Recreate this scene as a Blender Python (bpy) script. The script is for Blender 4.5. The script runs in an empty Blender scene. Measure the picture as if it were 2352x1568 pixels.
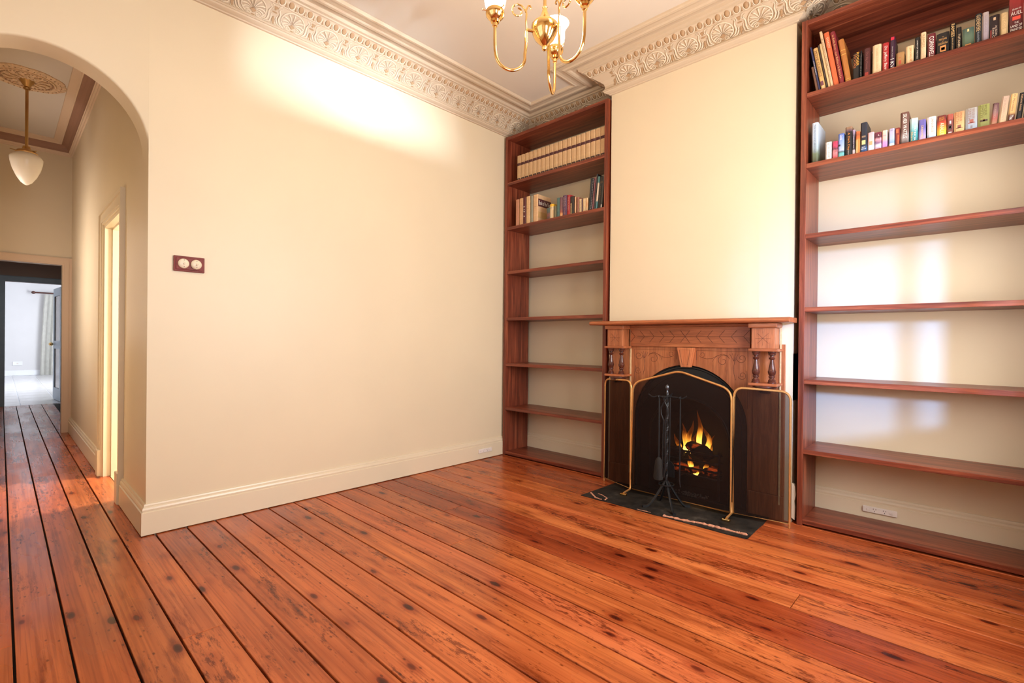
import bpy, bmesh, math, random
from mathutils import Vector, Matrix
random.seed(7)
PI = math.pi
scene = bpy.context.scene
COL = scene.collection

# ------------------------------------------------------------------ camera
cam_d = bpy.data.cameras.new('camera'); cam = bpy.data.objects.new('camera', cam_d); COL.objects.link(cam)
CAM = Vector((3.4858, -0.588, 1.15)); YAW, PITCH, ROLL = 0.7628, -0.0024, 0.0098
fwd = Vector((-math.sin(YAW)*math.cos(PITCH), math.cos(YAW)*math.cos(PITCH), math.sin(PITCH)))
rgt = fwd.cross(Vector((0, 0, 1))).normalized(); upv = rgt.cross(fwd)
cr, sr = math.cos(ROLL), math.sin(ROLL)
r2 = cr*rgt + sr*upv; u2 = -sr*rgt + cr*upv
M = Matrix((r2, u2, -fwd)).transposed().to_4x4(); M.translation = CAM
cam.matrix_world = M
cam_d.sensor_width = 36.0; cam_d.lens = 1123.8/2352*36.0; cam_d.clip_start = 0.02; cam_d.clip_end = 200
scene.camera = cam

# ------------------------------------------------------------------ view / world / lights
vs = scene.view_settings
vs.view_transform = 'Standard'; vs.look = 'None'; vs.exposure = 0.1; vs.gamma = 1.0; vs.use_curve_mapping = False
cy = scene.cycles
cy.use_denoising = True; cy.use_adaptive_sampling = True; cy.adaptive_threshold = 0.1; cy.adaptive_min_samples = 16; cy.max_bounces = 6; cy.diffuse_bounces = 4; cy.glossy_bounces = 3
cy.transparent_max_bounces = 8; cy.sample_clamp_indirect = 6.0; cy.caustics_reflective = False; cy.caustics_refractive = False

w = bpy.data.worlds.new('world'); scene.world = w; w.use_nodes = True
w.node_tree.nodes['Background'].inputs[0].default_value = (0.75, 0.87, 1.0, 1)
w.node_tree.nodes['Background'].inputs[1].default_value = 1.2

def area(name, loc, target, sx, sy, power, color, spread=180):
    d = bpy.data.lights.new(name, 'AREA'); d.shape = 'RECTANGLE'; d.size = sx; d.size_y = sy
    d.energy = power; d.color = color; d.spread = math.radians(spread)
    o = bpy.data.objects.new(name, d); COL.objects.link(o); o.location = loc
    o.rotation_euler = (Vector(target)-Vector(loc)).to_track_quat('-Z', 'Y').to_euler()
    return o
HFILL = -0.87
# daylight at the right window, plus fill at two added, unseen windows
area('daylight_right_window', (4.12, 1.75, 1.7), (0, 1.75, 1.75), 1.5, 1.5, 106, (1.0, 0.98, 0.96))
area('front_fill_light', (1.8, -1.17, 1.75), (1.8, 3, 1.6), 1.8, 2.0, 6, (1.0, 0.95, 0.90))  # front window is unseen and added for soft fill
area('near_right_fill_light', (4.12, -0.15, 1.7), (0, 0.1, 1.6), 0.8, 1.4, 30, (0.97, 0.98, 1.0))  # near window is unseen, added to brighten the left wall by the arch
# bright cool daylight entering obliquely through the right window onto the right alcove
area('skylight_oblique', (8.6, -3.45, 2.4), (3.0, 3.27, 1.15), 0.5, 0.5, 11, (0.20, 0.42, 1.0), 15)
# sun glancing up off the pale paving outside the right window
area('sun_glint_off_paving', (6.9, 1.52, -0.514), (0.0, 1.35, 2.74), 0.2, 0.2, 12, (0.74, 0.87, 1.0), 16)
# small room beside the hall and the far room: daylight at their windows
area('daylight_side_room', (-0.98, 1.78, 1.75), (-1.3, -0.3, 0.0), 0.35, 0.5, 120, (1.0, 0.95, 0.88))
area('daylight_far_room', (-12.0, 2.2, 1.6), (-13.0, -0.5, 0.4), 2.6, 2.2, 260, (0.86, 0.92, 1.0))
area('hall_fill_light', (-2.9, HFILL-0.16, 1.7), (-2.9, 0.0, 1.7), 1.0, 1.3, 22, (1.0, 0.83, 0.70))  # lamp at an added, unseen window that brightens the hall

area('passage_fill_light', (-6.2, -0.3, 2.66), (-6.2, -0.3, 0), 0.7, 0.6, 9, (0.8, 0.9, 1.0))  # lamp in an added ceiling gap, lifting the dark passage

# ------------------------------------------------------------------ node / material helpers
def new_mat(name):
    m = bpy.data.materials.new(name); m.use_nodes = True
    nt = m.node_tree; b = nt.nodes['Principled BSDF']
    return m, nt, b
def nd(nt, typ, **kw):
    n = nt.nodes.new(typ)
    for k, v in kw.items():
        if k in n.inputs: n.inputs[k].default_value = v
        else: setattr(n, k, v)
    return n
def lk(nt, a, b): nt.links.new(a, b)
def ramp(nt, stops, src, interp='LINEAR'):
    r = nt.nodes.new('ShaderNodeValToRGB'); r.color_ramp.interpolation = interp
    e = r.color_ramp.elements
    while len(e) < len(stops): e.new(0.5)
    for el, (p, c) in zip(e, stops):
        el.position = p; el.color = (c[0], c[1], c[2], 1) if len(c) == 3 else c
    lk(nt, src, r.inputs[0]); return r
def mixc(nt, fac, a, b, mode='MIX'):
    m = nt.nodes.new('ShaderNodeMix'); m.data_type = 'RGBA'; m.blend_type = mode
    for s, i in ((fac, 0), (a, 6), (b, 7)):
        if hasattr(s, 'is_linked') or hasattr(s, 'links'): lk(nt, s, m.inputs[i])
        elif i == 0: m.inputs[0].default_value = s
        else: m.inputs[i].default_value = (s[0], s[1], s[2], 1)
    return m.outputs[2]
def bump(nt, b, height, strength=0.2, dist=0.01):
    n = nd(nt, 'ShaderNodeBump', Strength=strength, Distance=dist)
    lk(nt, height, n.inputs['Height']); lk(nt, n.outputs[0], b.inputs['Normal'])
def objco(nt, scale, offset_random=False, rot=(0, 0, 0)):
    tc = nt.nodes.new('ShaderNodeTexCoord'); src = tc.outputs['Object']
    if offset_random:
        oi = nt.nodes.new('ShaderNodeObjectInfo')
        mu = nd(nt, 'ShaderNodeMath', operation='MULTIPLY'); mu.inputs[1].default_value = 37.0; lk(nt, oi.outputs['Random'], mu.inputs[0])
        cb = nt.nodes.new('ShaderNodeCombineXYZ')
        for i in range(3): lk(nt, mu.outputs[0], cb.inputs[i])
        ad = nd(nt, 'ShaderNodeVectorMath', operation='ADD'); lk(nt, src, ad.inputs[0]); lk(nt, cb.outputs[0], ad.inputs[1]); src = ad.outputs[0]
    mp = nt.nodes.new('ShaderNodeMapping'); mp.inputs['Scale'].default_value = scale; mp.inputs['Rotation'].default_value = rot
    lk(nt, src, mp.inputs[0]); return mp.outputs[0]
MATS = {}
def plain(name, col, rough=0.5, metal=0.0, spec=0.5, var=0.06, nscale=9.0, bmp=0.0, coat=0.0):
    if name in MATS: return MATS[name]
    m, nt, b = new_mat(name)
    n = nd(nt, 'ShaderNodeTexNoise', Scale=nscale, Detail=4.0, Roughness=0.6); lk(nt, objco(nt, (1, 1, 1)), n.inputs['Vector'])
    lo = tuple(c*(1-var) for c in col); hi = tuple(min(1, c*(1+var)) for c in col)
    r = ramp(nt, [(0.3, lo), (0.7, hi)], n.outputs['Fac']); lk(nt, r.outputs[0], b.inputs['Base Color'])
    b.inputs['Roughness'].default_value = rough; b.inputs['Metallic'].default_value = metal
    b.inputs['Specular IOR Level'].default_value = spec; b.inputs['Coat Weight'].default_value = coat
    if bmp: bump(nt, b, n.outputs['Fac'], bmp, 0.004)
    MATS[name] = m; return m
def paint(name, col, rough=0.42, spec=0.4):
    m, nt, b = new_mat(name)
    n = nd(nt, 'ShaderNodeTexNoise', Scale=1.3, Detail=3.0); lk(nt, objco(nt, (1, 1, 1)), n.inputs['Vector'])
    r = ramp(nt, [(0.3, tuple(c*0.97 for c in col)), (0.7, tuple(min(1, c*1.02) for c in col))], n.outputs['Fac'])
    lk(nt, r.outputs[0], b.inputs['Base Color']); b.inputs['Roughness'].default_value = rough; b.inputs['Specular IOR Level'].default_value = spec
    return m
def wood(name, dark, mid, light, scale, rough=0.35, knots=True, coat=0.0, spec=0.5, kscale=None):
    """grain runs along the axis whose scale is smallest"""
    m, nt, b = new_mat(name)
    co = objco(nt, scale, True)
    n = nd(nt, 'ShaderNodeTexNoise', Scale=1.0, Detail=7.0, Roughness=0.62, Distortion=0.7); lk(nt, co, n.inputs['Vector'])
    r = ramp(nt, [(0.30, dark), (0.50, mid), (0.72, light)], n.outputs['Fac'])
    col = r.outputs[0]
    wv = nd(nt, 'ShaderNodeTexNoise', Scale=4.0, Detail=3.0, Roughness=0.5, Distortion=1.5); lk(nt, co, wv.inputs['Vector'])
    r2_ = ramp(nt, [(0.45, (0.72, 0.72, 0.72)), (0.55, (1, 1, 1))], wv.outputs['Fac'])
    col = mixc(nt, 0.7, col, r2_.outputs[0], 'MULTIPLY')
    if knots:
        v = nd(nt, 'ShaderNodeTexVoronoi', Scale=1.0, Randomness=1.0); lk(nt, objco(nt, kscale or tuple(s*0.25+1.6 for s in scale), True), v.inputs['Vector'])
        k = ramp(nt, [(0.03, (0.2, 0.13, 0.1)), (0.075, (0.75, 0.7, 0.65)), (0.12, (1, 1, 1))], v.outputs['Distance'])
        col = mixc(nt, 0.9, col, k.outputs[0], 'MULTIPLY')
    lk(nt, col, b.inputs['Base Color'])
    b.inputs['Roughness'].default_value = rough; b.inputs['Coat Weight'].default_value = coat; b.inputs['Coat Roughness'].default_value = 0.15
    b.inputs['Specular IOR Level'].default_value = spec
    bump(nt, b, n.outputs['Fac'], 0.12, 0.002)
    return m
def pine_floor():
    m, nt, b = new_mat('pine_floor')
    oi = nt.nodes.new('ShaderNodeObjectInfo')
    n = nd(nt, 'ShaderNodeTexNoise', Scale=1.0, Detail=6.0, Roughness=0.6, Distortion=0.35); lk(nt, objco(nt, (0.9, 20, 4), True), n.inputs['Vector'])
    r = ramp(nt, [(0.25, (0.36, 0.080, 0.021)), (0.48, (0.50, 0.125, 0.034)), (0.75, (0.63, 0.185, 0.053))], n.outputs['Fac'])
    col = r.outputs[0]
    # growth ring lines
    g = nd(nt, 'ShaderNodeTexNoise', Scale=1.0, Detail=3.0, Roughness=0.55, Distortion=0.5); lk(nt, objco(nt, (1.5, 85, 4), True), g.inputs['Vector'])
    gr = ramp(nt, [(0.40, (0.70, 0.62, 0.58)), (0.52, (1, 1, 1))], g.outputs['Fac'])
    col = mixc(nt, 0.8, col, gr.outputs[0], 'MULTIPLY')
    # broad tone
    t = nd(nt, 'ShaderNodeTexNoise', Scale=1.0, Detail=2.0); lk(nt, objco(nt, (1.4, 5, 1), True), t.inputs['Vector'])
    tr = ramp(nt, [(0.32, (0.66, 0.56, 0.52)), (0.62, (1.05, 1.05, 1.05))], t.outputs['Fac'])
    col = mixc(nt, 0.8, col, tr.outputs[0], 'MULTIPLY')
    # knots
    v = nd(nt, 'ShaderNodeTexVoronoi', Scale=1.0, Randomness=1.0); lk(nt, objco(nt, (3.4, 8.5, 0.01), True), v.inputs['Vector'])
    k = ramp(nt, [(0.06, (0.12, 0.04, 0.025)), (0.11, (0.30, 0.15, 0.11)), (0.135, (0.72, 0.56, 0.50)), (0.30, (1, 1, 1))], v.outputs['Distance'])
    col = mixc(nt, 1.0, col, k.outputs[0], 'MULTIPLY')
    # little specks and nail marks
    v2 = nd(nt, 'ShaderNodeTexVoronoi', Scale=1.0, Randomness=1.0); lk(nt, objco(nt, (12, 26, 0.01), True), v2.inputs['Vector'])
    k2 = ramp(nt, [(0.07, (0.2, 0.10, 0.07)), (0.14, (1, 1, 1))], v2.outputs['Distance'])
    col = mixc(nt, 0.75, col, k2.outputs[0], 'MULTIPLY')
    # black stains soaked into the timber
    s = nd(nt, 'ShaderNodeTexNoise', Scale=1.0, Detail=9.0, Roughness=0.72); lk(nt, objco(nt, (1.5, 11, 1), True), s.inputs['Vector'])
    sr_ = ramp(nt, [(0.55, (1, 1, 1)), (0.64, (0.5, 0.36, 0.3)), (0.72, (0.16, 0.10, 0.08))], s.outputs['Fac'])
    col = mixc(nt, 0.85, col, sr_.outputs[0], 'MULTIPLY')
    # fine dark pitting in streaks
    p_ = nd(nt, 'ShaderNodeTexNoise', Scale=1.0, Detail=5.0, Roughness=0.75); lk(nt, objco(nt, (14, 60, 1), True), p_.inputs['Vector'])
    q_ = nd(nt, 'ShaderNodeTexNoise', Scale=1.0, Detail=3.0); lk(nt, objco(nt, (1.1, 7, 1), True), q_.inputs['Vector'])
    pa = nd(nt, 'ShaderNodeMath', operation='MULTIPLY'); lk(nt, p_.outputs['Fac'], pa.inputs[0]); lk(nt, q_.outputs['Fac'], pa.inputs[1])
    pr2 = ramp(nt, [(0.31, (1, 1, 1)), (0.37, (0.25, 0.13, 0.09))], pa.outputs[0])
    col = mixc(nt, 0.8, col, pr2.outputs[0], 'MULTIPLY')
    col = mixc(nt, 1.0, col, oi.outputs['Color'], 'MULTIPLY')
    lk(nt, col, b.inputs['Base Color'])
    ro = ramp(nt, [(0.3, (0.2, 0.2, 0.2)), (0.7, (0.36, 0.36, 0.36))], t.outputs['Fac']); lk(nt, ro.outputs[0], b.inputs['Roughness'])
    b.inputs['Specular IOR Level'].default_value = 0.36
    bump(nt, b, n.outputs['Fac'], 0.015, 0.001)
    return m
def emis(name, col, strength):
    m, nt, b = new_mat(name)
    b.inputs['Base Color'].default_value = (*col, 1); b.inputs['Emission Color'].default_value = (*col, 1); b.inputs['Emission Strength'].default_value = strength
    return m

M_WALL = paint('cream_wall_paint', (0.70, 0.585, 0.412))
M_TRIM = paint('cream_gloss_trim', (0.71, 0.60, 0.435), 0.3, 0.5)
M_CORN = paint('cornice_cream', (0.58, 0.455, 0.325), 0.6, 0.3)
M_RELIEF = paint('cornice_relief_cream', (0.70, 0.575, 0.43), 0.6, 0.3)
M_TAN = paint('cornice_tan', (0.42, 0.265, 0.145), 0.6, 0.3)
M_CEIL = paint('ceiling_paint', (0.66, 0.575, 0.485), 0.8, 0.2)
M_HALLCEIL = paint('hall_ceiling_paint', (0.66, 0.60, 0.53), 0.8, 0.2)
M_HCORN = paint('hall_cornice', (0.70, 0.53, 0.38), 0.6, 0.3)
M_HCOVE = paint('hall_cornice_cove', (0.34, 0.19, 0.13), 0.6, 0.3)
M_FLOOR = pine_floor()
M_GAP = plain('dark_subfloor', (0.02, 0.012, 0.008), 0.9)
M_SHELF = wood('bookcase_stain_lengthwise', (0.075, 0.011, 0.005), (0.195, 0.039, 0.017), (0.37, 0.10, 0.044), (1.2, 30, 30), 0.36)
M_SIDE = wood('bookcase_stain_upright', (0.075, 0.011, 0.005), (0.195, 0.039, 0.017), (0.37, 0.10, 0.044), (30, 26, 1.1), 0.36)
M_MANT = wood('mantel_timber', (0.25, 0.068, 0.024), (0.38, 0.112, 0.040), (0.48, 0.165, 0.062), (1.5, 22, 22), 0.33, knots=False)
M_MANTV = wood('mantel_timber_upright', (0.27, 0.078, 0.028), (0.40, 0.125, 0.046), (0.50, 0.18, 0.07), (22, 22, 1.5), 0.33, knots=False)
M_DKWOOD = plain('dark_turned_timber', (0.075, 0.020, 0.012), 0.22, var=0.3, nscale=25)
M_LINE = plain('incised_line', (0.10, 0.028, 0.012), 0.6)
M_IRON = plain('cast_iron', (0.012, 0.011, 0.011), 0.5, 0.0, 0.5, 0.3, 30, 0.2)
M_SOOT = plain('sooty_firebox', (0.006, 0.005, 0.005), 0.85)
M_BRASS = plain('polished_brass', (0.86, 0.56, 0.22), 0.13, 1.0, var=0.03)
M_BRASSF = plain('screen_brass', (0.72, 0.40, 0.15), 0.30, 0.75, var=0.12, nscale=14)
M_PEARL = plain('white_plastic', (0.76, 0.68, 0.62), 0.3)
M_CERAM = plain('cream_ceramic', (0.80, 0.68, 0.52), 0.15)
M_SWWOOD = plain('red_switch_block', (0.17, 0.025, 0.02), 0.5, var=0.2, spec=0.3)
M_SLOT = plain('socket_slot', (0.03, 0.025, 0.022), 0.6)
M_COAL = plain('coal', (0.018, 0.013, 0.011), 0.8, var=0.5, nscale=20, bmp=0.6)
M_PAGES = plain('book_pages', (0.70, 0.58, 0.40), 0.8, var=0.15, nscale=60)

# ------------------------------------------------------------------ mesh helpers
def box(bm, x0, x1, y0, y1, z0, z1):
    vsx = [bm.verts.new((x, y, z)) for z in (z0, z1) for y in (y0, y1) for x in (x0, x1)]
    for f in ((0, 2, 3, 1), (4, 5, 7, 6), (0, 1, 5, 4), (2, 6, 7, 3), (0, 4, 6, 2), (1, 3, 7, 5)):
        bm.faces.new([vsx[i] for i in f])
def prism(bm, pts, axis, a, b):
    """extrude a closed 2D polygon (list of (p,q)) along axis from a to b; axis 'y': (x,z); 'x': (y,z); 'z': (x,y)"""
    def P(p, q, t): return {'y': (p, t, q), 'x': (t, p, q), 'z': (p, q, t)}[axis]
    A = [bm.verts.new(P(p, q, a)) for p, q in pts]; B = [bm.verts.new(P(p, q, b)) for p, q in pts]
    n = len(pts)
    bm.faces.new(A); bm.faces.new(B[::-1])
    for i in range(n): bm.faces.new((A[i], B[i], B[(i+1) % n], A[(i+1) % n]))
def strip(bm, inner, outer, axis, a, b, closed=False):
    """solid between two polylines of equal length, extruded along axis"""
    def P(p, t): return {'y': (p[0], t, p[1]), 'x': (t, p[0], p[1]), 'z': (p[0], p[1], t)}[axis]
    n = len(inner)
    V = [[bm.verts.new(P(p, t)) for p in pl] for t in (a, b) for pl in (inner, outer)]
    ia, oa, ib, ob = V
    rng = range(n if closed else n-1)
    for i in rng:
        j = (i+1) % n
        bm.faces.new((ia[i], ia[j], oa[j], oa[i])); bm.faces.new((ib[i], ob[i], ob[j], ib[j]))
        bm.faces.new((ia[i], ib[i], ib[j], ia[j])); bm.faces.new((oa[i], oa[j], ob[j], ob[i]))
    if not closed:
        for i in (0, n-1): bm.faces.new((ia[i], oa[i], ob[i], ib[i]))
def lathe(bm, prof, c=(0, 0, 0), seg=20, cap=True):
    rings = []
    for r, z in prof:
        rings.append([bm.verts.new((c[0]+r*math.cos(2*PI*k/seg), c[1]+r*math.sin(2*PI*k/seg), c[2]+z)) for k in range(seg)])
    for a, b in zip(rings, rings[1:]):
        for k in range(seg): bm.faces.new((a[k], a[(k+1) % seg], b[(k+1) % seg], b[k]))
    if cap:
        bm.faces.new(rings[0][::-1]); bm.faces.new(rings[-1])
def tube(bm, pts, r, seg=8, closed=False, twist=0.0, square=False):
    pts = [Vector(p) for p in pts]; n = len(pts)
    rr = r if isinstance(r, (list, tuple)) else [r]*n
    rings = []; ref = None
    for i, p in enumerate(pts):
        if closed: t = (pts[(i+1) % n]-pts[i-1])
        else: t = pts[min(i+1, n-1)]-pts[max(i-1, 0)]
        t.normalize()
        if ref is None:
            ref = Vector((0, 0, 1)) if abs(t.z) < 0.9 else Vector((1, 0, 0))
        a = (ref - t*ref.dot(t))
        if a.length < 1e-6: a = t.orthogonal()
        a.normalize(); b = t.cross(a); ref = a
        rings.append([bm.verts.new(p + rr[i]*(math.cos(2*PI*k/seg+twist*i)*a + math.sin(2*PI*k/seg+twist*i)*b)) for k in range(seg)])
    for i in range(n if closed else n-1):
        A, B = rings[i], rings[(i+1) % n]
        for k in range(seg): bm.faces.new((A[k], A[(k+1) % seg], B[(k+1) % seg], B[k]))
    if not closed:
        bm.faces.new(rings[0][::-1]); bm.faces.new(rings[-1])
def sweep(bm, prof, path, closed=False, cap=True):
    """prof: (d,z) out from the wall; path: plan points with the room on the right hand"""
    n = len(path); P = [Vector(p) for p in path]; cols = []
    for i in range(n):
        ds = []
        if closed or i > 0: ds.append((P[i]-P[i-1]).normalized())
        if closed or i < n-1: ds.append((P[(i+1) % n]-P[i]).normalized())
        ns = [Vector((d.y, -d.x)) for d in ds]
        if len(ns) == 2:
            mm = ns[0]+ns[1]; mm = mm/(1+ns[0].dot(ns[1]))
        else: mm = ns[0]
        cols.append([bm.verts.new((P[i].x+mm.x*d, P[i].y+mm.y*d, z)) for d, z in prof])
    for i in range(n if closed else n-1):
        A, B = cols[i], cols[(i+1) % n]
        for k in range(len(prof)-1): bm.faces.new((A[k], B[k], B[k+1], A[k+1]))
    if cap and not closed:
        try: bm.faces.new(cols[0]); bm.faces.new(cols[-1][::-1])
        except Exception: pass
def finish(name, bm, mat, parent=None, smooth=False, bevel=0.0, loc=None):
    bmesh.ops.recalc_face_normals(bm, faces=bm.faces)
    if bevel:
        bmesh.ops.bevel(bm, geom=[e for e in bm.edges if e.calc_face_angle(0) > 0.6], offset=bevel, segments=2, affect='EDGES', profile=0.6)
    off = loc if loc is not None else (world_loc(parent) if parent is not None else None)
    if off is not None: bmesh.ops.translate(bm, verts=bm.verts, vec=-Vector(off))
    me = bpy.data.meshes.new(name); bm.to_mesh(me); bm.free()
    if smooth:
        for p in me.polygons: p.use_smooth = True
        if hasattr(me, 'set_sharp_from_angle'): me.set_sharp_from_angle(angle=math.radians(38))
    me.materials.append(mat)
    o = bpy.data.objects.new(name, me); COL.objects.link(o)
    if parent is not None:
        o.parent = parent
        if loc is not None: o.location = Vector(loc)-world_loc(parent)
    elif loc is not None: o.location = loc
    return o
def world_loc(o):
    v = Vector((0, 0, 0))
    while o is not None: v += o.location; o = o.parent
    return v
def thing(name, label, cat, loc=(0, 0, 0), group=None):
    o = bpy.data.objects.new(name, None); COL.objects.link(o); o.location = loc; o.empty_display_size = 0.05
    return tag(o, label, cat, group)
def tag(o, label, cat, group=None):
    o['label'] = label; o['category'] = cat
    if group: o['group'] = group
    return o
def struct(o, label=None):
    o['kind'] = 'structure'
    if label: o['label'] = label
    return o
def B(name, mat, parent, *bx, bevel=0.0, smooth=False, loc=None):
    bm = bmesh.new()
    for b in bx: box(bm, *b)
    return finish(name, bm, mat, parent, smooth, bevel, loc)

# ------------------------------------------------------------------ main dimensions
XR, YFRONT, YB, YF = 3.90, -0.95, 3.273, 2.909        # right wall, front wall, back wall, bookcase fronts
XCL, XCR, YCH = 1.245, 2.62, 2.935                    # chimney breast
ZC = 3.42; HW = -0.87                                 # ceiling, hall left wall
HEND = -4.40; D2 = -7.9; FAR = -16.5
T = 0.17

# ------------------------------------------------------------------ floor: planks
floor = struct(B('floor', M_GAP, None, (-0.3, XR+0.1, YFRONT-0.1, YB+0.1, -0.06, -0.022), (-8.0, -0.3, -1.1, 0.4, -0.06, -0.022)))
edges = [-1.01, -0.842, -0.695, -0.548, -0.403, -0.254, -0.106, 0.044, 0.199, 0.353, 0.511, 0.671, 0.839, 0.996, 1.154, 1.315, 1.473]
while edges[-1] < 3.2: edges.append(round(edges[-1]+0.159, 3))
edges[-1] = 3.268
joint = {8: [2.16], 12: [3.02], 4: [-2.05, 1.9], 3: [-2.75, 2.6], 5: [-2.3, -4.9], 6: [-3.4, 1.3], 2: [-1.7, 0.9], 7: [2.5], 10: [0.55], 14: [1.35], 18: [2.9], 16: [0.9]}
tint = {3: (0.95, 0.93, 0.95), 4: (0.84, 0.76, 0.74), 6: (1.02, 1.0, 1.0), 8: (0.92, 0.84, 0.82), 16: (0.66, 0.48, 0.46), 17: (0.62, 0.44, 0.42), 18: (1.05, 1.12, 1.12), 23: (0.72, 0.58, 0.55), 22: (0.9, 0.82, 0.8), 24: (0.8, 0.68, 0.66)}
for i in range(len(edges)-1):
    y0, y1 = edges[i]+(0.004 if i < 15 else 0.0028), edges[i+1]-(0.004 if i < 15 else 0.0028)
    xs0 = D2 if edges[i] < 0.04 and edges[i+1] > HW-0.1 else 0.002
    cuts = [xs0]+sorted(x for x in joint.get(i, []) if x > xs0+0.2)+[XR]
    for a, b in zip(cuts, cuts[1:]):
        bm = bmesh.new(); box(bm, a+0.0015, b-0.0015, y0, y1, -0.02, 0.0)
        bmesh.ops.bevel(bm, geom=[e for e in bm.edges if abs(e.verts[0].co.z) < 1e-5 and abs(e.verts[1].co.z) < 1e-5], offset=0.0016, segments=1, affect='EDGES')
        o = finish('floor_plank', bm, M_FLOOR, floor)
        c = tint.get(i, None)
        if c is None:
            s = random.uniform(0.88, 1.06); c = (s, s*random.uniform(0.9, 1.05), s*random.uniform(0.9, 1.08))
        o.color = (*c, 1)

# ------------------------------------------------------------------ walls and ceiling
def wall_with_hole(name, axis, a, b, rect, hole, mat=M_WALL):
    """rect=(p0,p1,q0,q1) in-plane, hole likewise or None; thickness a..b on axis"""
    p0, p1, q0, q1 = rect; bm = bmesh.new()
    def bb(u0, u1, v0, v1):
        if u1-u0 < 1e-4 or v1-v0 < 1e-4: return
        if axis == 'x': box(bm, a, b, u0, u1, v0, v1)
        else: box(bm, u0, u1, a, b, v0, v1)
    if hole is None: bb(p0, p1, q0, q1)
    else:
        h0, h1, g0, g1 = hole
        bb(p0, h0, q0, q1); bb(h1, p1, q0, q1); bb(h0, h1, q0, g0); bb(h0, h1, g1, q1)
    return struct(finish(name, bm, mat))
WIN_R = (1.0, 2.55, 0.82, 2.52); FILL_WIN_F = (0.9, 2.7, 0.75, 2.75)  # front opening is added to admit the soft fill
wall_with_hole('wall_left', 'x', -T, 0.0, (0.0, YB+0.12, -0.02, ZC+0.1), None)
wall_with_hole('wall_left_corner', 'x', -T, 0.0, (YFRONT, HW, -0.02, ZC+0.1), None)
wall_with_hole('wall_back', 'y', YB, YB+0.12, (0.0, XR+0.2, -0.02, ZC+0.1), None)
wall_with_hole('wall_right', 'x', XR, XR+0.2, (0.6, YB, -0.02, ZC+0.1), WIN_R)
FILL_WIN_R2 = (-0.6, 0.3, 0.9, 2.52)  # added opening that lets fill light onto the left wall
wall_with_hole('wall_right_near', 'x', XR, XR+0.2, (YFRONT-0.2, 0.6, -0.02, ZC+0.1), FILL_WIN_R2)
wall_with_hole('wall_front', 'y', YFRONT-0.2, YFRONT, (-T, XR, -0.02, ZC+0.1), FILL_WIN_F)
# chimney breast with the arched firebox recess
AC, AR, AZ = 1.922, 0.445, 0.548      # firebox opening
bm = bmesh.new()
arc = [(AC-AR, 0.0)]+[(AC-AR*math.cos(PI*k/24), AZ+AR*math.sin(PI*k/24)) for k in range(25)]+[(AC+AR, 0.0)]
def to_rect(p):
    x, z = p
    if z <= AZ: return (XCL if x < AC else XCR, z)
    dx, dz = x-AC, z-AZ; L = []
    if abs(dx) > 1e-6: L.append(((XCR-AC) if dx > 0 else (AC-XCL))/abs(dx))
    if dz > 1e-6: L.append((1.2-AZ)/dz)
    t = min(L); return (AC+dx*t, AZ+dz*t)
strip(bm, arc, [to_rect(p) for p in arc], 'y', YCH, YB)
box(bm, XCL, XCR, YCH, YB, 1.2, ZC+0.05)
# fill the two upper corner triangles of the lower block
for sx in (XCL, XCR):
    k = min((p for p in arc if (p[0] < AC) == (sx == XCL) and p[1] > AZ), key=lambda p: abs((1.2-AZ)/(p[1]-AZ)-abs((sx-AC)/(p[0]-AC+1e-9))))
prism(bm, [(XCL, 1.2), (XCL, 0.78), (AC-0.46, 0.78), (AC-0.46, 1.2)], 'y', YCH+0.0005, YB)
prism(bm, [(XCR, 1.2), (XCR, 0.78), (AC+0.46, 0.78), (AC+0.46, 1.2)], 'y', YCH+0.0005, YB)
struct(finish('wall_chimney_breast', bm, M_WALL))
struct(B('ceiling', M_CEIL, None, (0.0, XR+0.1, YFRONT-0.1, YB+0.1, ZC, ZC+0.08)))
# broken plaster left at the foot of the chimney breast's right edge
bm = bmesh.new()
prism(bm, [(2.622, 0.03), (2.640, 0.02), (2.643, 0.10), (2.638, 0.14), (2.646, 0.18), (2.641, 0.23), (2.636, 0.245), (2.622, 0.25)], 'y', 2.925, 2.955)
tag(finish('plaster_fragment', bm, paint('raw_plaster', (0.72, 0.62, 0.5), 0.9, 0.1)), 'broken strip of bare plaster at the floor beside the right bookcase', 'plaster')

# arch between room and hall
bm = bmesh.new()
acy, ar, az = HW/2, -HW/2, 2.225
NA = 40
prev = None
for x, dr in ((-T, 0.0), (-0.014, 0.0), (-0.008, 0.0015), (-0.003, 0.005), (0.0, 0.012)):
    ring = [bm.verts.new((x, min(0.0, max(HW, acy+(ar+dr)*math.cos(PI*k/NA))), az+(ar+dr)*math.sin(PI*k/NA))) for k in range(NA+1)]
    if prev:
        for k in range(NA): bm.faces.new((prev[k], prev[k+1], ring[k+1], ring[k]))
    else: first = ring
    prev = ring
for ring in (first, prev):
    top = [bm.verts.new((v.co.x, v.co.y, ZC+0.1)) for v in ring]
    for k in range(NA): bm.faces.new((ring[k], ring[k+1], top[k+1], top[k]))
struct(finish('wall_arch', bm, M_WALL, smooth=True))

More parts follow.
